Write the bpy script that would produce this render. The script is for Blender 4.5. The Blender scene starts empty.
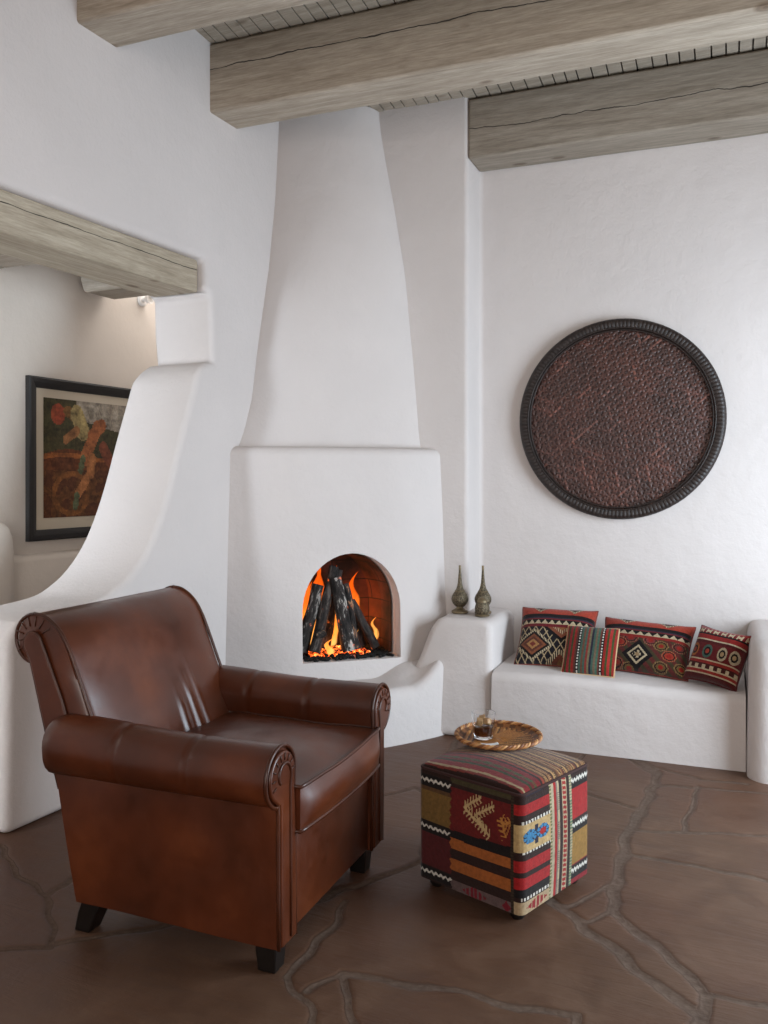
import bpy, bmesh, math, random
import numpy as np
from mathutils import Vector, Matrix, noise
R = math.radians
PI = math.pi
rnd = random.Random(7)
scene = bpy.context.scene
COL = scene.collection

# ------------------------------------------------------------------ helpers
def lin(r, g, b):
    f = lambda c: (c/255/12.92) if c/255 <= .04045 else ((c/255+.055)/1.055)**2.4
    return (f(r), f(g), f(b))
def lin4(r, g, b): return lin(r, g, b) + (1,)
def sstep(a, b, x):
    t = min(1, max(0, (x-a)/(b-a))); return t*t*(3-2*t)
def lerp(a, b, t): return a+(b-a)*t
def table(tab, x):
    if x <= tab[0][0]: return tab[0][1]
    for (x0, y0), (x1, y1) in zip(tab, tab[1:]):
        if x <= x1: return y0+(y1-y0)*(x-x0)/(x1-x0)
    return tab[-1][1]
def crom(pts, n):
    """Catmull-Rom through pts, n samples per span"""
    P = [Vector(p) for p in pts]; out = []
    for i in range(len(P)-1):
        a = P[i-1] if i else P[0]*2-P[1]; b = P[i]; c = P[i+1]
        d = P[i+2] if i+2 < len(P) else P[-1]*2-P[-2]
        for k in range(n):
            t = k/n
            out.append(.5*((2*b)+(c-a)*t+(2*a-5*b+4*c-d)*t*t+(3*b-a-3*c+d)*t**3))
    out.append(P[-1]); return out

def mesh(name, verts, faces, mat=None, parent=None, smooth=True, M=None, loc=None, sharp=None):
    me = bpy.data.meshes.new(name)
    if M is not None: verts = [M @ Vector(v) for v in verts]
    me.from_pydata([tuple(v) for v in verts], [], faces)
    me.update()
    bm = bmesh.new(); bm.from_mesh(me); bmesh.ops.recalc_face_normals(bm, faces=bm.faces); bm.to_mesh(me); bm.free()
    if smooth:
        me.polygons.foreach_set('use_smooth', [True]*len(me.polygons))
        if sharp: me.set_sharp_from_angle(angle=R(sharp))
    o = bpy.data.objects.new(name, me); COL.objects.link(o)
    if mat: me.materials.append(mat)
    if parent: o.parent = parent
    if loc is not None: o.location = loc
    return o
def empty(name, label, cat, loc=(0, 0, 0), rz=0, group=None, rot=None):
    o = bpy.data.objects.new(name, None); COL.objects.link(o)
    o.empty_display_size = .1
    o.location = loc; o.rotation_euler = rot if rot else (0, 0, rz)
    return tag(o, label, cat, group)
def tag(o, label=None, cat=None, group=None, kind=None):
    if label: o['label'] = label
    if cat: o['category'] = cat
    if group: o['group'] = group
    if kind: o['kind'] = kind
    return o
def struct(o): o['kind'] = 'structure'; return o
def bevel(o, w, seg=3, ang=40, clamp=True):
    m = o.modifiers.new('bevel', 'BEVEL'); m.width = w; m.segments = seg
    m.limit_method = 'ANGLE'; m.angle_limit = R(ang); m.use_clamp_overlap = clamp
    m.harden_normals = False
    return o
def box_geo(x0, x1, y0, y1, z0, z1):
    v = [(x, y, z) for z in (z0, z1) for y in (y0, y1) for x in (x0, x1)]
    f = [(0, 2, 3, 1), (4, 5, 7, 6), (0, 1, 5, 4), (2, 6, 7, 3), (0, 4, 6, 2), (1, 3, 7, 5)]
    return v, f
def box(name, x0, x1, y0, y1, z0, z1, mat, parent=None, bw=0, M=None, seg=3):
    v, f = box_geo(x0, x1, y0, y1, z0, z1)
    o = mesh(name, v, f, mat, parent, smooth=bw > 0, M=M, sharp=None)
    if bw: bevel(o, bw, seg)
    return o
def prism_geo(poly, fn, a, b):
    """extrude 2D polygon: fn(p, h) -> 3D"""
    n = len(poly)
    v = [fn(p, a) for p in poly]+[fn(p, b) for p in poly]
    f = [tuple(range(n)), tuple(range(2*n-1, n-1, -1))]
    f += [(i, i+n, (i+1) % n+n, (i+1) % n) for i in range(n)]
    return v, f
def loft_geo(rings, closed=True, caps=True, endclosed=False):
    n = len(rings[0]); v = [p for r in rings for p in r]; f = []
    m = len(rings)
    for i in range(m if endclosed else m-1):
        for j in range(n if closed else n-1):
            a = i*n+j; b = i*n+(j+1) % n
            i2 = (i+1) % m
            f.append((a, b, i2*n+(j+1) % n, i2*n+j))
    if caps and not endclosed:
        f.append(tuple(range(n-1, -1, -1))); f.append(tuple(range((m-1)*n, m*n)))
    return v, f
def tube_geo(path, rad, n=8, closed=False):
    P = [Vector(p) for p in path]; m = len(P); rings = []
    up = Vector((0, 0, 1)); prev = None
    for i, p in enumerate(P):
        if closed: t = P[(i+1) % m]-P[i-1]
        else: t = P[min(i+1, m-1)]-P[max(i-1, 0)]
        t.normalize()
        if prev is None:
            ref = up if abs(t.z) < .9 else Vector((1, 0, 0))
            x = t.cross(ref).normalized()
        else:
            x = (prev-t*prev.dot(t)).normalized()
        prev = x; y = t.cross(x)
        r = rad(i/(m-1)) if callable(rad) else rad
        rings.append([p+x*(r*math.cos(2*PI*k/n))+y*(r*math.sin(2*PI*k/n)) for k in range(n)])
    return loft_geo(rings, True, not closed, closed)
def lathe_geo(prof, n=32):
    rings = [[(r*math.cos(2*PI*k/n), r*math.sin(2*PI*k/n), z) for k in range(n)] for r, z in prof]
    return loft_geo(rings, True, True)
def join_geo(*gs):
    V = []; F = []
    for v, f in gs:
        b = len(V); V += list(v); F += [tuple(i+b for i in q) for q in f]
    return V, F
def paint(me, colors):
    """one linear colour per face"""
    at = me.color_attributes.new('Col', 'FLOAT_COLOR', 'CORNER')
    cnt = np.empty(len(me.polygons), dtype=np.int32); me.polygons.foreach_get('loop_total', cnt)
    c = np.ones((len(colors), 4), dtype=np.float32); c[:, :3] = np.array(colors, dtype=np.float32)
    at.data.foreach_set('color', np.repeat(c, cnt, axis=0).ravel())

# ------------------------------------------------------------------ materials
class NT:
    def __init__(s, name):
        s.m = bpy.data.materials.new(name); s.m.use_nodes = True
        s.t = s.m.node_tree; s.b = s.t.nodes['Principled BSDF']; s.out = s.t.nodes['Material Output']
    def n(s, typ, **kw):
        x = s.t.nodes.new(typ)
        for k, v in kw.items():
            if k in x.inputs.keys(): x.inputs[k].default_value = v
            else: setattr(x, k, v)
        return x
    def l(s, a, b): s.t.links.new(a, b)
    def coords(s, kind='Object', scale=(1, 1, 1)):
        tc = s.n('ShaderNodeTexCoord'); mp = s.n('ShaderNodeMapping'); mp.inputs['Scale'].default_value = scale
        s.l(tc.outputs[kind], mp.inputs['Vector']); return mp.outputs['Vector']
    def noise(s, vec, scale, detail=4, rough=.55, dist=0):
        x = s.n('ShaderNodeTexNoise'); x.inputs['Scale'].default_value = scale; x.inputs['Detail'].default_value = detail
        x.inputs['Roughness'].default_value = rough; x.inputs['Distortion'].default_value = dist
        s.l(vec, x.inputs['Vector']); return x.outputs['Fac']
    def ramp(s, fac, stops):
        x = s.n('ShaderNodeValToRGB'); cr = x.color_ramp
        while len(cr.elements) < len(stops): cr.elements.new(.5)
        for e, (p, c) in zip(cr.elements, stops): e.position = p; e.color = tuple(c)+(1,) if len(c) == 3 else c
        s.l(fac, x.inputs['Fac']); return x.outputs['Color']
    def math(s, op, a, b=None, clamp=False):
        x = s.n('ShaderNodeMath'); x.operation = op; x.use_clamp = clamp
        for i, q in enumerate((a, b)):
            if q is None: continue
            if isinstance(q, (int, float)): x.inputs[i].default_value = q
            else: s.l(q, x.inputs[i])
        return x.outputs[0]
    def mix(s, fac, a, b, mode='MIX'):
        x = s.n('ShaderNodeMix'); x.data_type = 'RGBA'; x.blend_type = mode
        for i, q in ((0, fac), (6, a), (7, b)):
            if isinstance(q, (int, float)): x.inputs[i].default_value = q
            elif isinstance(q, tuple): x.inputs[i].default_value = q if len(q) == 4 else q+(1,)
            else: s.l(q, x.inputs[i])
        return x.outputs[2]
    def bump(s, h, strength, dist=.01, prev=None):
        x = s.n('ShaderNodeBump'); x.inputs['Strength'].default_value = strength; x.inputs['Distance'].default_value = dist
        s.l(h, x.inputs['Height'])
        if prev: s.l(prev, x.inputs['Normal'])
        return x.outputs['Normal']
    def set(s, **kw):
        for k, v in kw.items():
            k = k.replace('_', ' ')
            i = s.b.inputs[k]
            if hasattr(v, 'is_linked') or isinstance(v, bpy.types.NodeSocket): s.l(v, i)
            else: i.default_value = v if not (isinstance(v, tuple) and len(v) == 3 and len(i.default_value) == 4) else v+(1,)
        return s.m

def plain(name, c, rough=.5, metal=0, **kw):
    t = NT(name); return t.set(Base_Color=c, Roughness=rough, Metallic=metal, **kw)

def mat_plaster(name='plaster', base=(208, 200, 196), bump=.35):
    t = NT(name); v = t.coords('Object')
    n1 = t.noise(v, 1.3, 3); n2 = t.noise(v, 9, 5, .6); n3 = t.noise(v, 60, 3)
    a = lin(*base); b = tuple(x*.93 for x in a)
    c = t.ramp(n1, [(.3, b), (.7, a)])
    h = t.math('ADD', t.math('MULTIPLY', n2, 1.0), t.math('MULTIPLY', n3, .12))
    return t.set(Base_Color=c, Roughness=.88, Normal=t.bump(h, bump, .02))
M_PL = mat_plaster()
M_PLH = mat_plaster('plaster_hall', (214, 204, 193), .2)

def mat_wood(name, crack=None, tone=1.0, seed=0., warm=0.):
    """weathered grey beam, grain along X; crack = (y side -1/+1 unused, z height, wander)"""
    t = NT(name)
    tc = t.n('ShaderNodeTexCoord'); mp = t.n('ShaderNodeMapping')
    mp.inputs['Location'].default_value = (seed*3.1, seed*1.7, seed*.9); mp.inputs['Scale'].default_value = (1, 1, 1)
    t.l(tc.outputs['Object'], mp.inputs['Vector']); v0 = mp.outputs['Vector']
    m2 = t.n('ShaderNodeMapping'); m2.inputs['Scale'].default_value = (.7, 9, 9); t.l(v0, m2.inputs['Vector'])
    g = t.noise(m2.outputs['Vector'], 3.2, 8, .62, .35)
    big = t.noise(v0, 2.1, 4, .55)
    m3 = t.n('ShaderNodeMapping'); m3.inputs['Scale'].default_value = (1.5, 3.2, 3.2); t.l(v0, m3.inputs['Vector'])
    vo = t.n('ShaderNodeTexVoronoi'); vo.inputs['Scale'].default_value = 1.6; t.l(m3.outputs['Vector'], vo.inputs['Vector'])
    kd = vo.outputs['Distance']
    c1 = lin(140*tone, 128*tone, (113-warm)*tone); c2 = lin(174*tone, 162*tone, (147-warm)*tone); c3 = lin(200*tone, 189*tone, (174-warm)*tone)
    col = t.ramp(g, [(.25, c1), (.5, c2), (.78, c3)])
    fine = t.noise(m2.outputs['Vector'], 16, 4, .7)
    col = t.mix(t.math('MULTIPLY', big, .5), col, lin4(152*tone, 137*tone, 118*tone), 'MIX')
    col = t.mix(1.0, col, t.ramp(fine, [(.3, (.76, .75, .73)), (.68, (1.12, 1.12, 1.12))]), 'MULTIPLY')
    ring = t.math('SINE', t.math('MULTIPLY', kd, 110))
    kf = t.ramp(kd, [(.02, (1, 1, 1)), (.085, (.8, .8, .8)), (.13, (0, 0, 0))])
    kcol = t.mix(t.math('MULTIPLY', t.math('ADD', ring, 1), .35), lin4(112*tone, 90*tone, 70*tone), lin4(78*tone, 60*tone, 46*tone))
    col = t.mix(t.math('MULTIPLY', kf, .75), col, kcol)
    h = t.math('ADD', g, t.math('MULTIPLY', kf, .3))
    if crack is not None:
        sep = t.n('ShaderNodeSeparateXYZ'); t.l(tc.outputs['Object'], sep.inputs[0])
        mx = t.n('ShaderNodeMapping'); mx.inputs['Scale'].default_value = (1, 0, 0); mx.inputs['Location'].default_value = (seed, 0, 0)
        t.l(tc.outputs['Object'], mx.inputs['Vector'])
        w = t.noise(mx.outputs['Vector'], 2.2, 5, .6)
        wid = t.noise(mx.outputs['Vector'], 5.5, 2)
        d = t.math('ABSOLUTE', t.math('SUBTRACT', t.math('SUBTRACT', sep.outputs[2], crack[0]), t.math('MULTIPLY', t.math('SUBTRACT', w, .5), crack[1])))
        cw = t.math('MULTIPLY', t.math('SUBTRACT', wid, .22), crack[2])
        f = t.math('SUBTRACT', 1, t.math('DIVIDE', d, cw), True)
        fs = t.ramp(f, [(.0, (0, 0, 0)), (.35, (1, 1, 1))])
        col = t.mix(t.math('MULTIPLY', fs, .93), col, lin4(34, 27, 22))
        h = t.math('SUBTRACT', h, t.math('MULTIPLY', fs, 2.5))
    return t.set(Base_Color=col, Roughness=.8, Normal=t.bump(h, .45, .006))
M_PLANK = mat_wood('plank_wood', None, .93, 4.)

def mat_leather(name='leather', tone=1.0):
    t = NT(name); v = t.coords('Object')
    n1 = t.noise(v, 4.5, 4, .6); n2 = t.noise(v, 130, 2); n3 = t.noise(v, 18, 3, .5)
    c = t.ramp(n1, [(.25, lin(56*tone, 24*tone, 9*tone)), (.55, lin(84*tone, 38*tone, 16*tone)), (.8, lin(112*tone, 56*tone, 26*tone))])
    c = t.mix(t.math('MULTIPLY', n3, .3), c, lin4(62*tone, 26*tone, 10*tone))
    r = t.ramp(n3, [(.3, (.28, .28, .28)), (.7, (.38, .38, .38))])
    h = t.math('ADD', t.math('MULTIPLY', n2, .12), t.math('MULTIPLY', n3, .6))
    return t.set(Base_Color=c, Roughness=r, Normal=t.bump(h, .12, .004), Specular_IOR_Level=.5)
M_LEA = mat_leather()
M_LEAD = mat_leather('leather_piping', .82)
M_LEG = plain('black_wood', lin(20, 16, 14), .35)

def mat_textile(name, bump=.5, sc=1.0, rough=.92):
    t = NT(name)
    a = t.n('ShaderNodeAttribute'); a.attribute_name = 'Col'
    v = t.coords('Object')
    n = t.noise(v, 90*sc, 3, .6); n2 = t.noise(v, 420*sc, 2)
    n3 = t.noise(v, 7*sc, 3)
    f = t.ramp(t.math('ADD', t.math('MULTIPLY', n, .7), t.math('MULTIPLY', n3, .3)), [(.3, (.52, .52, .52)), (.7, (.95, .95, .95))])
    c = t.mix(1.0, a.outputs['Color'], f, 'MULTIPLY')
    return t.set(Base_Color=c, Roughness=rough, Normal=t.bump(t.math('ADD', n, t.math('MULTIPLY', n2, .6)), bump, .003), Specular_IOR_Level=.15, Sheen_Weight=.15)
M_KIL = mat_textile('kilim_fabric')
M_PAINT = mat_textile('print_paper', .05, 1.2, .6)

def mat_floor():
    t = NT('flagstone')
    a = t.n('ShaderNodeAttribute'); a.attribute_name = 'seam'
    v = t.coords('Object')
    seam = a.outputs['Fac']
    n1 = t.noise(v, .9, 3, .5); n2 = t.noise(v, 5, 6, .65, .6); n3 = t.noise(v, 45, 4, .6)
    mp = t.n('ShaderNodeMapping'); mp.inputs['Rotation'].default_value = (0, 0, R(-35)); mp.inputs['Scale'].default_value = (2.2, 14, 1); t.l(v, mp.inputs['Vector'])
    st = t.noise(mp.outputs['Vector'], 1.6, 6, .65, .8)
    c = t.ramp(n2, [(.28, lin(64, 46, 36)), (.52, lin(88, 67, 53)), (.78, lin(112, 89, 73))])
    c = t.mix(t.math('MULTIPLY', st, .55), c, lin4(102, 72, 52))
    c = t.mix(t.ramp(n1, [(.42, (0, 0, 0)), (.62, (.6, .6, .6))]), c, lin4(88, 56, 41))
    gr = t.ramp(n3, [(.3, lin(70, 60, 52)), (.7, lin(112, 99, 88))])
    f = t.ramp(seam, [(.45, (0, 0, 0)), (.6, (1, 1, 1))])
    c = t.mix(t.math('MULTIPLY', f, .5), c, gr)
    edge = t.ramp(seam, [(.30, (0, 0, 0)), (.46, (1, 1, 1)), (.62, (0, 0, 0))])
    c = t.mix(t.math('MULTIPLY', edge, .35), c, lin4(50, 40, 34))
    r = t.mix(f, t.ramp(n2, [(.3, (.42, .42, .42)), (.7, (.58, .58, .58))]), (.9, .9, .9, 1))
    h = t.math('ADD', t.math('ADD', t.math('MULTIPLY', n2, .7), t.math('MULTIPLY', st, .8)), t.math('MULTIPLY', n3, t.math('ADD', t.math('MULTIPLY', f, .7), .12)))
    return t.set(Base_Color=c, Roughness=r, Normal=t.bump(h, .35, .012), Specular_IOR_Level=.35)

# ------------------------------------------------------------------ camera
YAW = math.atan(416/860)
cam_d = bpy.data.cameras.new('camera'); cam = bpy.data.objects.new('camera', cam_d); COL.objects.link(cam)
cam_d.sensor_fit = 'HORIZONTAL'; cam_d.sensor_width = 36; cam_d.lens = 860/768*36
cam_d.shift_y = -32/768
cam.location = (0, 0, 1.4); cam.rotation_euler = (R(90), 0, YAW)
cam_d.clip_start = .05
scene.camera = cam

# ------------------------------------------------------------------ room
XL = -2.804                                   # room face of the left wall
DL = math.atan(.072)                          # the back wall stands a little skew to it
BF = Matrix.Translation((XL, 0, 0)) @ Matrix.Rotation(DL, 4, 'Z')
VF, VB = 4.619, 4.875

# floor: one mesh, seams of the flagstones pressed in
SEAMS = [
    [(-0.72,4.43), (-0.62,4.28), (-0.60,4.12), (-0.61,3.75), (-0.61,3.47), (-0.59,3.19), (-0.58,3.02), (-0.54,2.84)],
    [(-0.80,4.46), (-0.63,4.25)], [(-0.63,4.34), (-0.42,4.28), (-0.22,4.29)],
    [(-0.41,4.16), (-0.42,3.88), (-0.42,3.62)], [(-0.61,4.10), (-0.41,4.14), (-0.13,4.21), (.6,4.3)],
    [(-0.60,3.53), (-0.41,3.60), (-0.11,3.71), (.6,3.9)], [(-0.60,3.29), (-0.35,3.31), (-0.10,3.29), (.6,3.2)],
    [(-0.76,2.83), (-0.68,2.77), (-0.61,2.70), (-0.48,2.58), (-0.34,2.46), (-0.24,2.39), (-0.23,2.28), (-.3,1.7)],
    [(-0.54,2.85), (-0.50,2.79), (-0.40,2.69), (-0.30,2.58), (-0.22,2.48), (-0.24,2.39)],
    [(-0.22,2.49), (-0.14,2.50), (-0.08,2.51), (.6,2.6)],
    [(-0.73,2.80), (-0.68,2.81), (-0.60,2.98), (-0.58,3.04)], [(-0.67,2.75), (-0.61,2.74), (-0.56,2.82), (-0.54,2.86)],
    [(-1.17,2.15), (-1.05,2.17), (-0.84,2.21), (-0.67,2.21), (-0.52,2.25), (-0.50,2.15), (-.6,1.7)],
    [(-1.48,2.43), (-1.41,2.58), (-1.32,2.74), (-1.26,2.93), (-1.42,3.49), (-1.53,3.72), (-1.68,4.43)],
    [(-2.76,2.33), (-2.49,2.18), (-2.27,2.11), (-2.09,1.96), (-2.02,1.88), (-2.16,1.82), (-2.7,1.6)],
    [(-2.03,1.89), (-1.94,2.00), (-1.76,2.16), (-1.48,2.43)], [(-2.27,2.11), (-2.31,2.25), (-2.5,3.2), (-2.2,3.9)],
    [(-1.31,2.07), (-1.15,1.94), (-1.10,1.86), (-1.2,1.4)], [(-1.21,2.03), (-1.17,2.15), (-1.02,1.94), (-.95,1.5)],
    [(-1.31,2.07), (-1.32,2.33), (-1.36,2.52)], [(-1.66,3.44), (-1.57,3.58), (-1.42,3.49)],
    [(-1.26,2.93), (-1.05,3.3), (-.95,3.9), (-1.0,4.4)], [(-.95,3.9), (-.6,3.75)], [(-1.4,3.4), (-1.02,3.45)],
    [(-1.53,3.72), (-1.2,3.95), (-.97,4.0)],
    [(-1.76,2.16), (-1.9,2.6), (-2.4,2.9)],
]
WID = {0: .021, 7: .019, 8: .017, 13: .016, 12: .014}
def build_floor():
    xs = np.concatenate([np.linspace(-5.4, -2.86, 30, endpoint=False), np.linspace(-2.86, .32, 400), np.linspace(.36, 2.4, 24)])
    ys = np.concatenate([np.linspace(-2.6, 1.55, 44, endpoint=False), np.linspace(1.55, 4.65, 390), np.linspace(4.75, 6.4, 16)])
    X, Y = np.meshgrid(xs, ys)
    nz = np.zeros_like(X)
    wob = np.array([[noise.noise((x*9, y*9, 0)) for x in xs] for y in ys]); wob2 = np.array([[noise.noise((x*9, y*9, 7)) for x in xs] for y in ys])
    f1 = np.array([[noise.noise((x*40, y*40, 3)) for x in xs] for y in ys])
    Xw = X+wob*.022; Yw = Y+wob2*.022
    S = np.zeros_like(X)
    for i, pl in enumerate(SEAMS):
        w = WID.get(i, .0105)
        for (x0, y0), (x1, y1) in zip(pl, pl[1:]):
            dx, dy = x1-x0, y1-y0; L = dx*dx+dy*dy
            t = np.clip(((Xw-x0)*dx+(Yw-y0)*dy)/L, 0, 1)
            d = np.hypot(Xw-x0-t*dx, Yw-y0-t*dy)
            S = np.maximum(S, np.clip(1-d/(2*w)+f1*.1, 0, 1))
    # cells beyond the part the photo shows
    r2 = random.Random(3); pts = [(r2.uniform(-5.4, 2.4), r2.uniform(-2.6, 6.4)) for _ in range(70)]
    D = np.stack([np.hypot(Xw-a, Yw-b) for a, b in pts]); D.sort(axis=0)
    V = np.clip(1-(D[1]-D[0])/.06, 0, 1)
    outside = (Y < 1.5) | (X > .62) | (X < -2.95)
    S = np.where(outside, V, S)
    Z = -.004*np.clip((S-.35)/.25, 0, 1)
    nx, ny = len(xs), len(ys)
    v = np.stack([X, Y, Z], -1).reshape(-1, 3)
    idx = np.arange(nx*ny).reshape(ny, nx)
    f = np.stack([idx[:-1, :-1], idx[:-1, 1:], idx[1:, 1:], idx[1:, :-1]], -1).reshape(-1, 4)
    me = bpy.data.meshes.new('floor'); me.from_pydata(v.tolist(), [], f.tolist())
    at = me.attributes.new('seam', 'FLOAT', 'POINT'); at.data.foreach_set('value', S.ravel().astype(np.float32))
    me.polygons.foreach_set('use_smooth', [True]*len(me.polygons))
    me.materials.append(mat_floor())
    o = bpy.data.objects.new('floor', me); COL.objects.link(o); struct(o)
build_floor()

# left wall with the swooping parapet and the opening to the hall
SW = crom([(2.665, .846), (2.87, .862), (2.99, .893), (3.10, .953), (3.20, 1.048), (3.282, 1.17), (3.367, 1.351), (3.459, 1.602), (3.538, 1.81), (3.59, 1.945), (3.62, 1.99)], 5)
outline = [(2.39, 0), (2.405, .765), (2.43, .815), (2.47, .832), (2.56, .84)]+[(p.x, p.y) for p in SW]+[(3.66, 2.018), (3.725, 2.026), (3.705, 2.2), (3.70, 2.378), (3.655, 2.392), (3.65, 2.558), (1.1, 2.558), (1.1, 0),
           (-2.5, 0), (-2.5, 3.95), (5.2, 3.95), (5.2, 0)]
v, f = prism_geo(outline, lambda p, h: (h, p[0], p[1]), XL, XL-.40)
# the reveal is cut a little askew: its hall edge starts further back
v = [(x, y-.055*sstep(.80, .92, z)*(1-sstep(1.9, 2.03, z))*(1 if x < XL-.2 and 2.45 < y < 3.72 else 0), z) for x, y, z in v]
wl = struct(mesh('wall_left', v, f, M_PL)); bevel(wl, .035, 4, 35, False)
# back wall: pilaster strip, then the niche with the bench
plan = [(-.3, VF), (1.404, VF), (1.404, VB), (4.35, VB), (4.35, VB+.3), (-.3, VB+.3)]
v, f = prism_geo(plan, lambda p, h: (p[0], p[1], h), 0, 3.95)
wb = struct(mesh('wall_back', v, f, M_PL, M=BF)); bevel(wb, .028, 5, 40)
# wall to the right, outside the frame, with the window opening that lights the corner
v = []
def wall_with_hole(x, y0, y1, z1, hy0, hy1, hz0, hz1, th):
    gs = [box_geo(x, x+th, y0, hy0, 0, z1), box_geo(x, x+th, hy1, y1, 0, z1), box_geo(x, x+th, hy0, hy1, 0, hz0), box_geo(x, x+th, hy0, hy1, hz1, z1)]
    return join_geo(*gs)
v, f = wall_with_hole(1.45, -2.5, 5.1, 3.95, 2.7, 4.35, .25, 2.25, .3)
struct(mesh('wall_right', v, f, M_PL, smooth=False))
# hall behind the opening
XH = -3.9
hp = [(XH-.3, 0), (XH+.055, 0), (XH+.055, .945), (XH+.045, .965), (XH, .985), (XH, 3.2), (XH-.3, 3.2)]
v, f = prism_geo(hp, lambda p, h: (p[0], h, p[1]), -2.5, 6.2)
struct(mesh('wall_hall', v, f, M_PLH, sharp=60))
struct(box('wall_hall_end', XH, XL-.40, 5.9, 6.2, 0, 3.2, M_PLH))
struct(box('ceiling_hall', XH, XL-.40, 3.25, 6.2, 3.0, 3.1, M_PLH))
# hall: low plank ceiling (boards along the hall) on the near side
g = []
nb = 6
for i in range(nb):
    x0 = XH+(XL-.40-XH)*i/nb; x1 = XH+(XL-.40-XH)*(i+1)/nb
    g.append(box_geo(x0+.003, x1-.003, .8, 3.22+.04*(i/nb), 2.52+.002*(i % 2), 2.56))
v, f = join_geo(*g)
def plank_rot(o): return o
struct(mesh('trim_1', v, f, M_PLANK, smooth=False))
# rounded plaster post end at the far left of the hall
ring = []
post = []
for z, k in ((0, 1), (1.02, 1), (1.10, .95), (1.15, .82), (1.175, .6), (1.185, .3)):
    post.append([(-3.80+.075*k*math.copysign(abs(math.cos(a))**.6, math.cos(a)), 3.10+.16*k*math.copysign(abs(math.sin(a))**.6, math.sin(a)), z) for a in [2*PI*i/40 for i in range(40)]])
v, f = loft_geo(post); struct(mesh('trim_2', v, f, M_PLH))

# ceiling of the room: boards across the beams, seen between them
g = []
u = -.05; k = 0
while u < 4.4:
    w = rnd.uniform(.062, .085)
    dz = rnd.uniform(0, .006)
    zz = lambda vv: 3.702-.088*(vv-3.677)
    v0, v1 = -2.4, 5.1
    a = box_geo(u+.004, u+w-.004, v0, v1, 0, .03)
    vv = [(p[0], p[1], zz(p[1])+.004+dz+p[2]) for p in a[0]]
    g.append((vv, a[1])); u += w
zz = lambda vv: 3.702-.088*(vv-3.677)
a = box_geo(-.05, 4.4, -2.4, 5.1, 0, .05); g.append(([(p[0], p[1], zz(p[1])+.042+p[2]) for p in a[0]], a[1]))  # solid slab added above the boards to block light through their gaps
v, f = join_geo(*g)
struct(mesh('ceiling', v, f, M_PLANK and mat_wood('ceiling_boards', None, .98, 2.), smooth=False, M=BF))

# beams
def beam(name, label, u0, u1, v0, v1, z0, z1, mat, bw=.012):
    n = 40
    rings = []
    for i in range(n+1):
        x = (u1-u0)*i/n
        j = lambda k: .006*noise.noise((x*1.7, k*3.1, z0*5))
        rings.append([(x, 0+j(1), 0+j(2)), (x, v1-v0+j(3), 0+j(4)), (x, v1-v0, z1-z0), (x, 0+j(5), z1-z0)])
    v, f = loft_geo(rings)
    o = mesh(name, v, f, mat, smooth=True, sharp=40)
    o.matrix_world = BF @ Matrix.Translation((u0, v0, z0))
    bevel(o, bw, 2, 50)
    return tag(o, label, 'beam', 'rough timbers under the ceiling')
beam('ceiling_beam', 'weathered grey square beam nearest the camera, cut off by the top edge', .185, 4.28, 2.752, 3.0, 3.373, 3.775, mat_wood('beam_wood_a', (.30, .06, .004), 1.0, 0.3))
beam('ceiling_beam', 'weathered grey beam crossing in front of the chimney, long crack and knots on its face', .25, 4.28, 3.677, 3.93, 3.344, 3.70, mat_wood('beam_wood_b', (.225, .07, .012), 1.02, 1.1))
beam('ceiling_beam', 'brownish grey beam lying against the back wall above the round woven tray', 1.405, 4.28, VF, VB-.002, 3.268, 3.612, mat_wood('beam_wood_c', (.165, .10, .010), .86, 2.6, 0))
# lintel over the opening and the hall beam behind it
def ybeam(name, label, x0, x1, y0, y1, z0, z1, mat, cat='beam', flip=False):
    L = y1-y0
    n = 24; rings = []
    for i in range(n+1):
        s = L*i/n
        j = lambda k: .004*noise.noise((s*1.7, k*3.1, z0*5))
        w = x1-x0
        rings.append([(s, -j(1), j(2)), (s, w, j(4)), (s, w, z1-z0), (s, j(5), z1-z0)])
    v, f = loft_geo(rings)
    o = mesh(name, v, f, mat, smooth=True, sharp=40)
    o.matrix_world = Matrix.Translation((x1, y0, z0)) @ Matrix.Rotation(R(90), 4, 'Z')
    bevel(o, .006, 2, 50)
    return tag(o, label, cat)
ybeam('wooden_lintel', 'split grey timber lintel over the opening into the hall', XL-.34, XL-.05, 1.1, 3.648, 2.386, 2.557, mat_wood('lintel_wood', (.118, .05, .008), 1.0, 5.2, 4), 'lintel')
hb = [(XH, 2.66), (XH+.04, 2.53), (XH+.07, 2.52), (XL-.40, 2.52), (XL-.40, 2.80), (XH, 2.80)]
v, f = prism_geo(hb, lambda p, h: (p[0], h, p[1]), 3.85, 4.08)
tag(bevel(mesh('hall_beam', v, f, mat_wood('hall_beam_wood', None, .92, 7.), smooth=True, sharp=40), .006, 2), 'short grey beam end under the hall ceiling, mostly hidden by the split lintel', 'beam')

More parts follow.
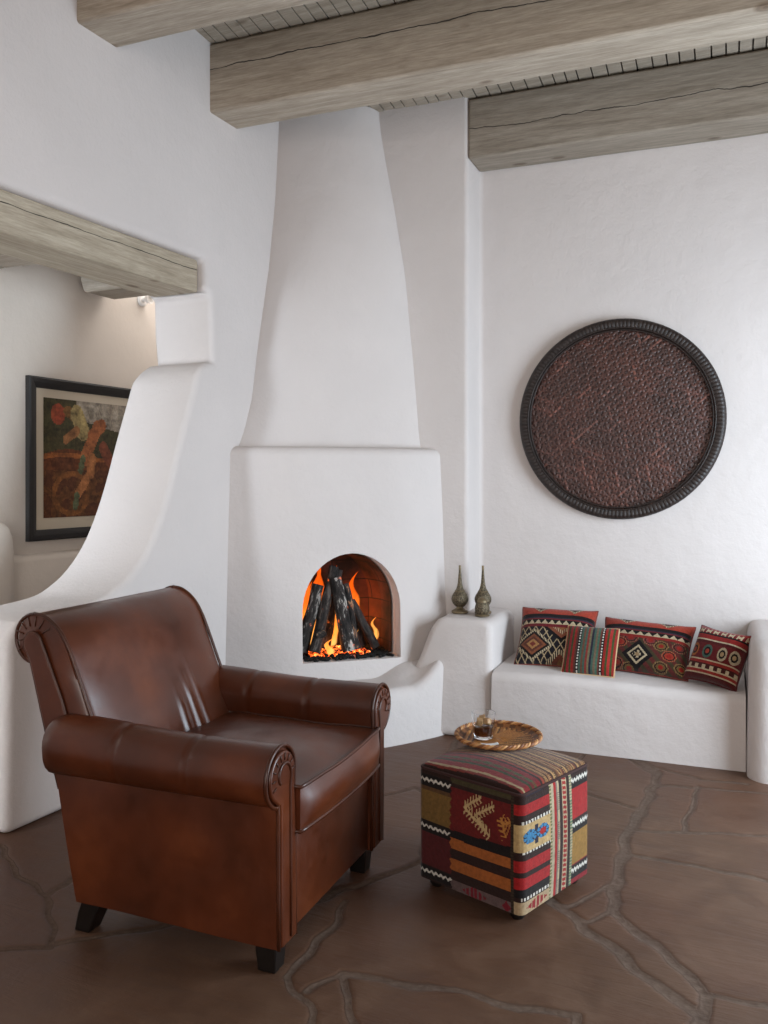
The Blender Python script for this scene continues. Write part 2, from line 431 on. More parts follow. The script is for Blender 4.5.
# ------------------------------------------------------------------ fireplace
fp = empty('fireplace', 'white plaster corner fireplace with tapering chimney and arched firebox', 'fireplace', (-2.26, 4.2, 0))
FPI = Matrix.Translation((2.26, -4.2, 0))
KC = Vector((XL-.05, 4.615))
front = crom([(-2.90, 3.80), (-2.804, 3.845), (-2.62, 3.93), (-2.445, 4.038), (-2.26, 4.205), (-2.07, 4.396), (-1.955, 4.55), (-1.885, 4.69), (-1.872, 4.80)], 8)
ZT = 1.585
def body_ring(z):
    flare = .055*max(0, 1-z/ZT)**1.0
    inset = 0 if z < ZT-.05 else .05-math.sqrt(max(0, .05**2-(z-ZT+.05)**2))
    pts = []
    n = len(front)
    for i, p in enumerate(front):
        t = (front[min(i+1, n-1)]-front[max(i-1, 0)]).normalized()
        nn = Vector((t.y, -t.x))
        nzz = .006*noise.noise((p.x*4, p.y*4, z*3))
        q = p+nn*(flare-inset+nzz-.02)
        pts.append((q.x, q.y, z))
    pts += [(-1.95, 4.85, z), (-2.95, 4.85, z)]
    return pts
zs = [0, .1, .2, .3, .4, .5, .6, .7, .8, .9, 1.0, 1.1, 1.2, 1.3, 1.4, 1.5, ZT-.05, ZT-.035, ZT-.02, ZT-.009, ZT-.002, ZT]
v, f = loft_geo([body_ring(z) for z in zs])
body = mesh('fireplace_body', v, f, M_PL, fp, sharp=60, M=FPI)
# arched cut
E_ = Vector((.723, .691, 0)); N_ = Vector((.691, -.723, 0)); C0 = Vector((-2.258, 4.217, 0))
SILL = .40
def arch(hw, z0, zs_, zt, n=24):
    sh = .018
    pts = [(-hw+sh, z0), (hw+sh, z0)]
    pts += [(sh+hw*math.cos(PI*i/n), zs_+(zt-zs_)*math.sin(PI*i/n)) for i in range(n+1)]
    return pts
def fbm(a, d, z): return C0+E_*a+N_*d+Vector((0, 0, z))
v, f = prism_geo(arch(.282, SILL, .68, .992), lambda p, h: fbm(p[0], h, p[1]), .3, -.385)
cut = mesh('cutter', v, f, None, fp, smooth=False, M=FPI)
md = body.modifiers.new('cut', 'BOOLEAN'); md.operation = 'DIFFERENCE'; md.object = cut; md.solver = 'EXACT'
bpy.context.view_layer.update()
dg = bpy.context.evaluated_depsgraph_get()
me2 = bpy.data.meshes.new_from_object(body.evaluated_get(dg), depsgraph=dg)
body.modifiers.clear(); body.data = me2
bpy.data.objects.remove(cut, do_unlink=True)
bm = bmesh.new(); bm.from_mesh(me2)
bmesh.ops.remove_doubles(bm, verts=bm.verts, dist=.0005)
ed = []
for e in bm.edges:
    if len(e.link_faces) == 2 and e.calc_face_angle(0) > R(40):
        mid = (e.verts[0].co+e.verts[1].co)/2+Vector((2.26*-1, 4.2, 0))-C0
        if abs(mid.dot(E_)) < .32 and mid.dot(N_) > -.06 and mid.z < 1.02 and mid.z > .38: ed.append(e)
try: bmesh.ops.bevel(bm, geom=ed, offset=.034, segments=5, profile=.5, affect='EDGES', clamp_overlap=True)
except Exception as ex: print('bevel', ex)
bm.to_mesh(me2); bm.free()
me2.polygons.foreach_set('use_smooth', [True]*len(me2.polygons)); me2.set_sharp_from_angle(angle=R(45))
# brick lining
def mat_brick():
    t = NT('sooty_brick'); v = t.coords('Object')
    tc = t.n('ShaderNodeTexCoord')
    br = t.n('ShaderNodeTexBrick'); br.inputs['Scale'].default_value = 1.0
    br.inputs['Brick Width'].default_value = .23; br.inputs['Row Height'].default_value = .115; br.inputs['Mortar Size'].default_value = .004
    br.inputs['Color1'].default_value = lin4(120, 58, 34); br.inputs['Color2'].default_value = lin4(92, 43, 26); br.inputs['Mortar'].default_value = lin4(48, 26, 18)
    t.l(tc.outputs['UV'], br.inputs['Vector'])
    n = t.noise(v, 6, 4)
    c = t.mix(t.ramp(n, [(.30, (.1, .1, .1)), (.58, (.95, .95, .95))]), br.outputs['Color'], lin4(26, 18, 14))
    return t.set(Base_Color=c, Roughness=.85, Normal=t.bump(br.outputs['Fac'], -.4, .004))
M_BRICK = mat_brick()
poly = arch(.278, SILL+.004, .68, .988)
n = len(poly)
rings = []
for d, sc in ((-.125, .985), (-.27, .93), (-.372, .78)):
    rings.append([tuple(FPI @ fbm(p[0]*sc, d, SILL+.004+(p[1]-SILL-.004)*(1 if d > -.2 else .97))) for p in poly])
vv = [p for r_ in rings for p in r_]; ff = []
for i in range(2):
    for j in range(n): ff.append((i*n+j, i*n+(j+1) % n, (i+1)*n+(j+1) % n, (i+1)*n+j))
ff.append(tuple(range(2*n, 3*n)))
lin_o = mesh('brick_lining', vv, ff, M_BRICK, fp, smooth=False)
uvl = lin_o.data.uv_layers.new(name='UVMap')
for pl in lin_o.data.polygons:
    for li in pl.loop_indices:
        co = lin_o.data.vertices[lin_o.data.loops[li].vertex_index].co
        w = Vector((co.x-2.26+0, co.y+4.2, co.z))-C0
        a, d = w.dot(E_), w.dot(N_)
        nn = pl.normal
        if abs(nn.dot(E_)) > .6: uvl.data[li].uv = (d, co.z)
        elif abs(nn.z) > .6: uvl.data[li].uv = (a, d)
        else: uvl.data[li].uv = (a, co.z)
lin_o['label'] = 'sooty orange brick lining of the firebox'
# chimney
cz = [(1.50, 3.90, 1.130), (1.589, 3.945, 1.112), (1.68, 4.00, 1.098), (1.866, 4.074, 1.085), (2.132, 4.125, 1.065), (2.281, 4.16, 1.048), (2.644, 4.248, 1.010), (3.076, 4.315, .938), (3.51, 4.355, .855), (3.76, 4.36, .83)]
rings = []
nn_ = 34
for i in range(45):
    z = 1.50+(3.76-1.50)*i/44
    yl = table([(a, b) for a, b, c in cz], z); ur = table([(a, c) for a, b, c in cz], z)
    A = Vector((XL, yl)); B4 = BF @ Vector((ur, VF, 0)); B = Vector((B4.x, B4.y))
    K = Vector((XL, 4.625))
    ring = []
    for k in range(nn_+1):
        th = PI/2*k/nn_
        p = 2/lerp(1.16, 1.75, sstep(1.6, 3.2, z))
        q = K+(A-K)*(math.cos(th)**p)+(B-K)*(math.sin(th)**p)
        nz_ = .005*noise.noise((q.x*3, q.y*3, z*2))
        ring.append((q.x+nz_, q.y-nz_, z))
    ring = [(XL-.08, ring[0][1], z)]+ring+[(ring[-1][0], ring[-1][1]+.1, z), (XL-.08, 4.9, z)]
    rings.append(ring)
v, f = loft_geo(rings)
mesh('chimney_breast', v, f, M_PL, fp, sharp=50, M=FPI)
# raised hearth in front of the box
hl = crom([(-2.66, 3.62), (-2.42, 3.70), (-2.17, 3.83), (-1.985, 4.03), (-1.86, 4.22), (-1.775, 4.385), (-1.765, 4.45)], 10)
hi = crom([(-2.80, 3.85), (-2.60, 3.95), (-2.42, 4.08), (-2.24, 4.25), (-2.09, 4.42), (-1.95, 4.6), (-1.93, 4.64)], 10)
rings = []
m = len(hl)
for i in range(m):
    t = i/(m-1)
    zi = .295+.080*sstep(.56, .72, t); zt = .292+.122*sstep(.66, .85, t)
    o_, i_ = hl[i], hi[i]
    d = (o_-i_); L = d.length; d.normalize()
    r_ = .06
    ring = [(i_.x, i_.y, 0), (i_.x, i_.y, zi)]
    for w in (.25, .5, .72):
        q = i_+d*(L*w); ring.append((q.x, q.y, lerp(zi, zt, sstep(.15, .8, w))))
    for k in range(7):
        a = PI/2*k/6
        q = i_+d*(L-r_+r_*math.sin(a)); ring.append((q.x, q.y, zt-r_+r_*math.cos(a)))
    for zz_ in (.2, .1, .0):
        q = i_+d*(L+.012*(1-zz_/.3)); ring.append((q.x, q.y, zz_))
    rings.append(ring)
v, f = loft_geo(rings)
mesh('raised_hearth', v, f, M_PL, fp, sharp=60, M=FPI)

# fire: logs, embers, flames
def mat_log(name, ash, seed):
    t = NT(name); v = t.coords('Object', (1, 1, 1))
    mp = t.n('ShaderNodeMapping'); mp.inputs['Location'].default_value = (seed, seed*2, 0); mp.inputs['Scale'].default_value = (1, 1, .35); t.l(v, mp.inputs['Vector'])
    n = t.noise(mp.outputs['Vector'], 38, 5, .65, .4); n2 = t.noise(v, 14, 3)
    c = t.ramp(n, [(.38, lin(14, 11, 10)), (.55, lin(52, 46, 43)), (.64, lin(*ash))])
    em = t.ramp(n2, [(.60, (0, 0, 0)), (.74, (1, .16, .02))])
    m = t.set(Base_Color=c, Roughness=.9, Normal=t.bump(n, .9, .012), Emission_Color=em, Emission_Strength=1.6)
    return m
logs = [  # bottom (a, d), top (a, d, z), radius, ash colour, label
    ((-.235, -.16), (-.125, -.20, .80), .040, (150, 144, 138), 'charred log leaning in from the flames, with a split grey top'),
    ((-.165, -.12), (-.03, -.21, .90), .034, (96, 88, 82), 'thin black charred log reaching the peak of the stack'),
    ((-.09, -.24), (.00, -.24, .88), .042, (80, 70, 64), 'black charred log at the very back of the stack'),
    ((.03, -.10), (-.03, -.17, .84), .043, (184, 178, 170), 'thick ash grey log standing at the front middle of the fire'),
    ((.085, -.13), (.035, -.20, .80), .026, (176, 128, 96), 'pale brown bark log standing just beside the thick ash grey log'),
    ((.205, -.15), (.07, -.20, .70), .027, (74, 66, 62), 'black log leaning against the stack from the dark brick side'),
    ((.14, -.22), (.05, -.24, .78), .026, (92, 70, 56), 'thin brown log behind the leaning black one'),
]
for i, (b, tp, r, ash, lab) in enumerate(logs):
    p0 = fbm(b[0], b[1], SILL+.03); p1 = fbm(*tp)
    d = p1-p0; L = d.length
    rings = []
    for k in range(15):
        z = L*k/14; rr = r*(1-.18*k/14)
        rings.append([((rr*(1+.16*noise.noise((math.cos(a)*1.5, math.sin(a)*1.5, z*7+i*5))))*math.cos(a)+.010*noise.noise((z*6, i*3, 0)), (rr*(1+.16*noise.noise((math.cos(a)*1.5+9, math.sin(a)*1.5, z*7+i*5))))*math.sin(a)+.010*noise.noise((z*6, i*3, 8)), z) for a in [2*PI*q/16 for q in range(16)]])
    v, f = loft_geo(rings)
    o = mesh('log', v, f, mat_log('burnt_bark', ash, i*3.3), sharp=55)
    o.rotation_euler = d.to_track_quat('Z', 'Y').to_euler(); o.location = p0
    tag(o, lab, 'log', 'logs burning in the fireplace')
p0 = fbm(-.12, -.19, SILL+.135); d = (N_*.10-E_*.015)
rings = [[(.031*k_*math.cos(a), .024*k_*math.sin(a), z) for a in [2*PI*q/14 for q in range(14)]] for z, k_ in ((0, .9), (.05, 1), (.1, .98), (.104, .9))]
v, f = loft_geo(rings); o = mesh('log', v, f, mat_log('cut_log', (150, 120, 92), 4.4), sharp=40)
o.rotation_euler = Vector(d).to_track_quat('Z', 'Y').to_euler(); o.location = p0
tag(o, 'short log lying flat with its round sawn end facing out above the embers', 'log', 'logs burning in the fireplace')
# ember bed
t = NT('ember_coal'); v_ = t.coords('Object'); n = t.noise(v_, 26, 4, .7)
oi = t.n('ShaderNodeObjectInfo')
em = t.ramp(n, [(.46, (0, 0, 0)), (.54, (1, .10, .01)), (.70, (1, .5, .12))])
M_EMB = t.set(Base_Color=t.ramp(n, [(.3, lin(12, 10, 10)), (.6, lin(50, 40, 36))]), Roughness=.95, Emission_Color=em, Emission_Strength=3.0)
M_COAL = plain('coal', lin(16, 14, 13), .9)
gs = []; gs2 = []
for i in range(620):
    a = rnd.uniform(-.245, .262); dd = rnd.uniform(-.32, -.002)
    r = rnd.uniform(.007, .016); hump = .045*math.exp(-((a+.02)/.13)**2-((dd+.16)/.10)**2)
    c = fbm(a, dd, SILL+.008+rnd.uniform(0, .9)*hump)
    bmx = bmesh.new(); bmesh.ops.create_icosphere(bmx, subdivisions=1, radius=r)
    vv = [c+Vector((q.co.x*rnd.uniform(.7, 1.2), q.co.y*rnd.uniform(.7, 1.2), q.co.z*rnd.uniform(.6, 1))) for q in bmx.verts]
    bmx.verts.index_update(); ffx = [tuple(q.index for q in fc.verts) for fc in bmx.faces]; bmx.free()
    (gs if abs(a+.02) < .17 and dd > -.27 and dd < -.085 else gs2).append((vv, ffx))
v, f = join_geo(*gs); tag(mesh('embers', v, f, M_EMB, smooth=False), 'glowing orange embers heaped under the burning logs', 'embers', kind='stuff')
v, f = join_geo(*gs2); tag(mesh('coals', v, f, M_COAL, smooth=False), 'black spent coals strewn along the firebox sill', 'coals', kind='stuff')
# flames
t = NT('flame'); tc = t.n('ShaderNodeTexCoord'); sp = t.n('ShaderNodeSeparateXYZ'); t.l(tc.outputs['Object'], sp.inputs[0])
nz = t.noise(tc.outputs['Object'], 9, 4, .6, .6)
hgt = t.math('ADD', t.math('MULTIPLY', t.math('SUBTRACT', sp.outputs[2], SILL), 1.5), t.math('MULTIPLY', t.math('SUBTRACT', nz, .5), .75))
colr = t.ramp(hgt, [(.02, (1, .52, .13)), (.25, (1, .27, .03)), (.6, (.7, .08, .004))])
em = t.n('ShaderNodeEmission'); em.inputs['Strength'].default_value = 1.5; t.l(colr, em.inputs['Color'])
tr = t.n('ShaderNodeBsdfTransparent'); ms = t.n('ShaderNodeMixShader')
lw = t.n('ShaderNodeLayerWeight'); lw.inputs['Blend'].default_value = .5
op = t.math('MULTIPLY', t.math('POWER', t.math('SUBTRACT', 1, lw.outputs['Facing']), 2.3), t.ramp(nz, [(.32, (.0, .0, .0)), (.56, (1, 1, 1))]), True)
t.l(op, ms.inputs[0]); t.l(tr.outputs[0], ms.inputs[1]); t.l(em.outputs[0], ms.inputs[2]); t.l(ms.outputs[0], t.out.inputs['Surface'])
M_FL = t.m
gs = []
def tongue(a, d, z0, h, r, lean, seed, flat=.6):
    d = max(d, -.30); r = min(r, .055)
    rings = []
    for k in range(17):
        s = k/16
        rr = r*(math.sin(PI*min(1, s*1.0)**.55)*.95+.05)*(1-s)**.35+.0008
        cx_ = lean*s**1.4+.03*math.sin(s*7+seed)*s; cd = .015*math.sin(s*5+seed*2)*s
        rings.append([tuple(fbm(a+cx_+rr*math.cos(q)*(1+.2*noise.noise((s*5, math.cos(q), seed))), d+cd+rr*flat*math.sin(q), z0+h*s)) for q in [2*PI*j/12 for j in range(12)]])
    return loft_geo(rings)
for args in [(-.235, -.27, .44, .38, .050, .06, 1), (-.17, -.30, .42, .52, .055, .06, 2), (-.22, -.28, .42, .46, .055, .03, 3), (-.12, -.30, .46, .48, .055, .04, 4), (-.22, -.28, .46, .34, .04, .05, 17),
             (-.20, -.28, .50, .34, .045, .05, 5), (.085, -.27, .58, .28, .050, .04, 6), (-.085, -.09, .41, .105, .026, .0, 7), (-.15, -.28, .5, .42, .055, .03, 8), (-.19, -.27, .50, .36, .04, .06, 18),
             (.0, -.30, .5, .40, .05, .03, 11), (.25, -.30, .44, .15, .020, .0, 19), (-.03, -.24, .43, .20, .035, .02, 16), (.07, -.16, .42, .12, .02, 0., 20)]:
    gs.append(tongue(*args))
v, f = join_geo(*gs)
tag(mesh('flames', v, f, M_FL), 'orange flames licking up behind and between the stacked logs', 'flames', kind='stuff')
for (a, d, z, e) in ((-.17, -.20, .62, 1.4), (.10, -.30, .60, 1.5), (-.04, -.14, .46, .2)):
    ld = bpy.data.lights.new('fire_glow', 'POINT'); ld.energy = e; ld.color = (1, .36, .09); ld.shadow_soft_size = .05
    lo = bpy.data.objects.new('fire_glow', ld); COL.objects.link(lo); lo.location = fbm(a, d, z)

# ------------------------------------------------------------------ ledge, bench, pier
def bprism(name, label, cat, poly, v0, v1, bw, seg=5, lean=0):
    n = len(poly)
    vv, ff = prism_geo(poly, lambda p, h: (p[0], h+(lean*p[1] if h == v0 else 0), p[1]), v0, v1)
    o = mesh(name, vv, ff, M_PL, M=BF)
    bevel(o, bw, seg, 35, False)
    return tag(o, label, cat)
ledge_top = [(p.x, p.y) for p in crom([(1.15, .30), (1.205, .42), (1.245, .53), (1.283, .602), (1.33, .633), (1.45, .637), (1.54, .634)], 4)]
ledge_top += [(1.565+.055*math.sin(R(a)), .578+.055*math.cos(R(a))) for a in range(0, 91, 15)]
bprism('plaster_ledge', 'white plaster ledge between fireplace and bench, carrying the metal bottles', 'ledge', [(1.14, 0)]+ledge_top+[(1.622, .4), (1.628, .0)], 4.285, VB-.003, .04, 5, .10)
# bench seat with gently uneven top
rings = []
for i in range(31):
    uu = 1.63+(2.885-1.63)*i/30
    zt = .368+.010*math.sin(uu*4.1)+.004*noise.noise((uu*5, 0, 0))
    vf = 4.268+.006*noise.noise((uu*3, 3, 0))
    ring = [(uu, VB-.003, 0), (uu, VB-.003, zt+.004), (uu, 4.6, zt+.004)]
    r_ = .05
    ring += [(uu, vf+.02+r_-r_*math.sin(PI/2*k/6), zt-r_+r_*math.cos(PI/2*k/6)) for k in range(7)]
    ring += [(uu, vf+.01, .15), (uu, vf, 0)]
    rings.append(ring)
v, f = loft_geo(rings)
tag(mesh('plaster_bench', v, f, M_PL, M=BF, sharp=60), 'white plaster bench built along the back wall, carrying four kilim pillows', 'bench')
# pier at the other end
rings = []
for z, k in ((0, 0), (.1, .0), (.3, .008), (.5, .02), (.58, .03), (.61, .045), (.632, .07), (.643, .11), (.646, .16)):
    pts = []
    x0, x1, y0, y1, r_ = 2.888+k*.5, 4.34, 4.125+k, VB-.003, .10
    for j in range(9):
        a = PI+PI/2*j/8
        pts.append((x0+r_+r_*math.cos(a), y0+r_+r_*math.sin(a), z))
    pts += [(x1, y0, z), (x1, y1, z), (x0, y1, z)]
    rings.append(pts)
v, f = loft_geo(rings)
tag(mesh('plaster_pier', v, f, M_PL, M=BF, sharp=60), 'rounded white plaster block closing the far end of the bench, cut by the picture edge', 'pier')

# ------------------------------------------------------------------ round woven tray on the back wall
def build_basket():
    c = BF @ Vector((2.229, VB-.004, 1.747))
    root = empty('woven_tray', 'huge round dark brown woven tray hanging on the back wall', 'wall basket', c, rot=(R(90), 0, DL))
    root.scale = (1.014,)*3
    # local: x along wall, y up, z out of the wall
    Rr = .563
    # rim: coiled, ribbed ring
    n = 480; prof = [(.505, .004), (.505, .040), (.511, .050), (.520, .052), (.540, .056), (.555, .050), (.563, .034), (.563, .004)]
    rings = []
    for i in range(n):
        a = 2*PI*i/n; k = .0032 if i % 3 == 0 else 0
        rings.append([((r-(k if 1 < j < 6 else 0)*.5)*math.cos(a), (r-(k if 1 < j < 6 else 0)*.5)*math.sin(a), z-(k if 1 < j < 6 else 0)) for j, (r, z) in enumerate(prof)])
    v, f = loft_geo(rings, True, False, True)
    t = NT('dark_cane'); vv = t.coords('Object'); nn = t.noise(vv, 40, 4)
    mrim = t.set(Base_Color=t.ramp(nn, [(.3, lin(26, 18, 15)), (.7, lin(44, 31, 26))]), Roughness=.5, Normal=t.bump(nn, .4, .003))
    o = mesh('rim', v, f, mrim, root, sharp=40); o['label'] = 'nearly black ribbed cane rim'
    for rr, zz in ((.509, .052), (.497, .045)):
        v, f = tube_geo([(rr*math.cos(2*PI*i/160), rr*math.sin(2*PI*i/160), zz) for i in range(160)], .0045, 6, True)
        mesh('binding', v, f, mrim, root)
    # hexagonal weave, strips in three directions
    N = 400; R0 = .507
    g = np.linspace(-R0, R0, N); X, Y = np.meshgrid(g, g); rad = np.hypot(X, Y)
    P = .0285; H = np.zeros((3,)+X.shape)
    for k in range(3):
        a = PI/3*k+.18
        s = X*math.cos(a)+Y*math.sin(a); t_ = -X*math.sin(a)+Y*math.cos(a)
        fr = (s/P+(.5 if k == 1 else 0)) % 1.0-.5
        strip = np.clip(1-(np.abs(fr)/.27)**6, 0, 1)
        H[k] = strip*(1+.30*np.cos(2*PI*t_/(P*1.1547)+2*PI*k/3))
    K = H.argmax(0); Hm = H.max(0)
    dome = .018+.012*(1-(rad/R0)**2)
    Z = dome+.0045*np.clip(Hm, 0, 1.6)
    c0 = np.array([lin(72, 44, 37), lin(60, 36, 31), lin(78, 50, 43)])
    gap = np.array(lin(20, 12, 11))
    strength = np.clip((Hm-.3)/.4, 0, 1)[..., None]
    rv = np.array([[noise.noise((x*5, y*5, 0)) for x in g[::8]] for y in g[::8]]); rv = np.kron(rv, np.ones((8, 8)))
    red = np.array([1.06, .95, .90])
    sid = np.zeros_like(X)
    for k in range(3):
        a = PI/3*k+.18; s = X*math.cos(a)+Y*math.sin(a); t_ = -X*math.sin(a)+Y*math.cos(a)
        sid = np.where(K == k, np.sin(np.floor(s/P+(.5 if k == 1 else 0)+.0)*12.9898+np.floor(t_/(P*3.3))*78.233+k*37.7)*43758.5453 % 1.0, sid)
    sid = .62+.55*sid+.9*(sid > .93)
    col = c0[K]*sid[..., None]*strength+gap*(1-strength)
    col = col*(1+.3*rv[..., None])*np.where((rv > .0)[..., None], red, 1.0)
    idx = np.arange(N*N).reshape(N, N)
    q = np.stack([idx[:-1, :-1], idx[:-1, 1:], idx[1:, 1:], idx[1:, :-1]], -1).reshape(-1, 4)
    cr = (rad[:-1, :-1] < R0).ravel()
    q = q[cr]; cc = col[:-1, :-1].reshape(-1, 3)[cr]
    used = np.unique(q); remap = -np.ones(N*N, dtype=int); remap[used] = np.arange(len(used))
    V = np.stack([X, Y, Z], -1).reshape(-1, 3)[used]
    me = bpy.data.meshes.new('woven_panel'); me.from_pydata(V.tolist(), [], remap[q].tolist())
    me.polygons.foreach_set('use_smooth', [True]*len(me.polygons)); paint(me, cc)
    t = NT('cane_weave'); at = t.n('ShaderNodeAttribute'); at.attribute_name = 'Col'
    vv = t.coords('Object'); nn = t.noise(vv, 120, 3)
    me.materials.append(t.set(Base_Color=at.outputs['Color'], Roughness=.42, Normal=t.bump(nn, .2, .002)))
    o = bpy.data.objects.new('woven_panel', me); COL.objects.link(o); o.parent = root
    v, f = lathe_geo([(.002, .0), (.515, .0), (.515, .014), (.002, .014)], 64); mesh('backing', v, f, mrim, root)
build_basket()

# ------------------------------------------------------------------ pattern tools
BLK = lin(24, 18, 18); DRK = lin(46, 27, 23); RED = lin(150, 38, 30); BRT = lin(160, 33, 33); MAR = lin(88, 27, 26); RST = lin(158, 60, 42)
CRM = lin(196, 178, 146); WHT = lin(220, 214, 202); OLV = lin(122, 92, 46); MUS = lin(150, 112, 52); ORG = lin(164, 92, 42); GRN = lin(64, 74, 40); GRY = lin(120, 106, 98); TEA = lin(70, 96, 84); BLU = lin(62, 128, 170); BRN = lin(88, 58, 40); NAV = lin(44, 40, 54); TAN = lin(158, 128, 92)
def tri(x): x = x % 1.0; return 4*abs(x-.5)-1       # -1..1
def zig(u, v, v0, amp, per, w): return abs(v-v0-amp*tri(u/per)) < w
def grid_face(fn, nu, nv):
    V = [fn(i/nu, j/nv) for j in range(nv+1) for i in range(nu+1)]
    F = [(j*(nu+1)+i, j*(nu+1)+i+1, (j+1)*(nu+1)+i+1, (j+1)*(nu+1)+i) for j in range(nv) for i in range(nu)]
    UV = [((i+.5)/nu, (j+.5)/nv) for j in range(nv) for i in range(nu)]
    return V, F, UV
def painted(name, parts, mat, parent=None, orient=None):
    """parts: list of (V, F, UV, paintfn)"""
    V = []; F = []; C = []
    for v, f, uv, pf in parts:
        b = len(V); V += v; F += [tuple(i+b for i in q) for q in f]; C += [pf(*q) for q in uv]
    me = bpy.data.meshes.new(name); me.from_pydata([tuple(p) for p in V], [], F)
    me.polygons.foreach_set('use_smooth', [True]*len(F)); paint(me, C); me.materials.append(mat)
    bm = bmesh.new(); bm.from_mesh(me); bmesh.ops.remove_doubles(bm, verts=bm.verts, dist=.0002); bm.to_mesh(me); bm.free()
    o = bpy.data.objects.new(name, me); COL.objects.link(o)
    if parent: o.parent = parent
    return o

# ------------------------------------------------------------------ kilim ottoman
def ott_front(u, v):
    """face towards the armchair side: u left-right, v bottom-top"""
    e = .006*math.sin(v*90)
    if u < .345+e:
        w = u/.345
        for z0 in (.885, .475, .075):
            if zig(u, v, z0, .011, .048, .011): return WHT
        for z0 in (.885, .475, .075):
            if z0-.055 < v < z0+.05: return BLK
        if v > .935: return DRK
        if .53 < v < .83: return OLV if (v < .79 and w > .08) else lin(94, 66, 40)
        if .13 < v < .42: return lin(84, 26, 28)
        return DRK
    if u < .905:
        w = (u-.345)/.56
        if v > .965: return DRK
        if v > .925: return lin(70, 62, 40)
        if v > .885: return DRK
        if v > .52+.02*w:
            # tree motifs in cream on dark red
            for (x0, y0, x1, y1) in ((.27, .74, .62, .60), (.44, .73, .72, .56)):
                pass
            def branch(px, py, qx, qy, n, ln):
                dx, dy = qx-px, qy-py; L = math.hypot(dx, dy)
                s = ((w-px)*dx+(v-py)*dy)/L/L
                d = ((w-px)*dy-(v-py)*dx)/L
                if 0 < s < 1:
                    if abs(d) < .012: return True
                    if abs(d) < ln:
                        k = (s*n-abs(d)*n*.55/L) % 1.0
                        if k < .38: return True
                return False
            if branch(.68, .575, .24, .75, 9, .055) or branch(.24, .75, .52, .875, 6, .05) or branch(.44, .715, .74, .835, 6, .045) or branch(.44, .715, .62, .60, 5, .035): return lin(196, 168, 120)
            if branch(.93, .60, .84, .76, 4, .07) or branch(1.0, .74, .86, .70, 3, .05): return lin(190, 128, 62)
            return lin(104, 27, 25)
        if v > .455-.01*w: return BLK
        if v > .365: return ORG if abs(tri(v*30)) < 2 else ORG
        if v > .275: return DRK
        if v > .175: return ORG
        if v > .085: return DRK
        if abs(w-.4)/.22+abs(v-.035)/.06 < 1 and tri(w*14) > -.4: return lin(120, 28, 40)
        if abs(w-.93)/.07+abs(v-.035)/.05 < 1: return lin(120, 28, 40)
        return lin(104, 84, 82)
    w = (u-.905)/.095
    if w < .3: return lin(58, 48, 34) if tri(v*40) > -.3 else DRK
    return ott_side(0.0, v, True)
def ott_side(u, v, wrap=False):
    if u < .375:
        w = u/.375
        for z0 in (.745, .50, .125):
            if abs(v-z0) < .011 and not wrap: return WHT if (u*26+v) % 1 < .55 else DRK
        if v > .955: return DRK if not (abs(w-.45) < .3 and abs(v-.97) < .02) else NAV
        if v > .90: return DRK
        if v > .81: return BRT
        if v > .755: return DRK
        if .51 < v <= .735:
            cx_, cy_ = w-.5, (v-.622)/.225
            for sx in (-.22, .22):
                d = math.hypot((cx_-sx)*1.15, cy_)
                if d < .13: return BRT if sx > 0 else BLU
                if d < .25: return BLU if (math.atan2(cy_, cx_-sx)*1.3) % 1 < .75 else NAV
            if abs(cx_) < .06 and abs(cy_) < .35: return NAV
            return lin(190, 160, 110)
        if v > .44: return DRK
        if v > .345: return BRT
        if v > .30: return DRK
        if v > .21: return lin(160, 30, 32)
        if v > .14: return BLK
        if v < .105:
            if abs(w-.55)/.4+abs(v-.05)/.05 < 1 and tri(w*7) > -.5: return lin(140, 30, 36)
            return lin(176, 152, 118)
        return DRK
    if u < .70:
        w = (u-.375)/.325
        if w < .06: return lin(110, 110, 70) if (v*34) % 1 < .6 else lin(182, 164, 132)
        if w < .16: return lin(176, 162, 134)
        if w < .27: return BRT
        if w < .34: return GRY
        if w < .42: return lin(182, 164, 132) if (v*60) % 1 < .7 else GRY
        if w < .54: return DRK
        if w < .76: return lin(182, 164, 132) if abs(((w-.54)/.22-.5)) > .36 or tri(v*24+w*2) > .35 else lin(150, 36, 34)
        if w < .90: return DRK
        return lin(90, 120, 90) if (v*38) % 1 < .5 else lin(182, 164, 132)
    w = (u-.70)/.30
    for z0 in (.905, .515, .115):
        if abs(v-z0-.012*tri(u*24)) < .014: return WHT
        if z0-.07 < v < z0+.05: return BLK if v < z0+.03 else DRK
    if v > .955: return DRK
    if .56 < v < .84: return BRT if tri(v*60+u*17) > -.75 else lin(150, 30, 30)
    if .17 < v < .45: return MUS
    return lin(136, 28, 36)
def ott_top(u, v):
    s = v+.012*math.sin(u*7+v*4)
    fine = (u*70) % 1
    if s < .035: return DRK
    if s < .06: return lin(120, 46, 36)
    if s < .085: return lin(162, 140, 104)
    if s < .15: return lin(126, 30, 32)
    if s < .18: return lin(46, 58, 32)
    if s < .21: return lin(104, 30, 30)
    if s < .245: return GRN if fine < .8 else lin(110, 50, 40)
    if s < .30: return lin(120, 28, 32)
    if s < .325: return DRK
    if s < .35: return lin(140, 60, 44)
    k = int((s-.35)/.65*30); w = ((s-.35)/.65*30) % 1
    base = [BRN, lin(120, 78, 50), lin(70, 40, 32), lin(150, 108, 70), lin(96, 50, 38), lin(64, 44, 34), lin(168, 128, 84), lin(86, 62, 44)][k % 8]
    if k % 3 == 1 and fine < .5 and w < .6: return lin(176, 140, 98)
    if k % 4 == 2 and w < .3: return lin(190, 150, 96)
    return base
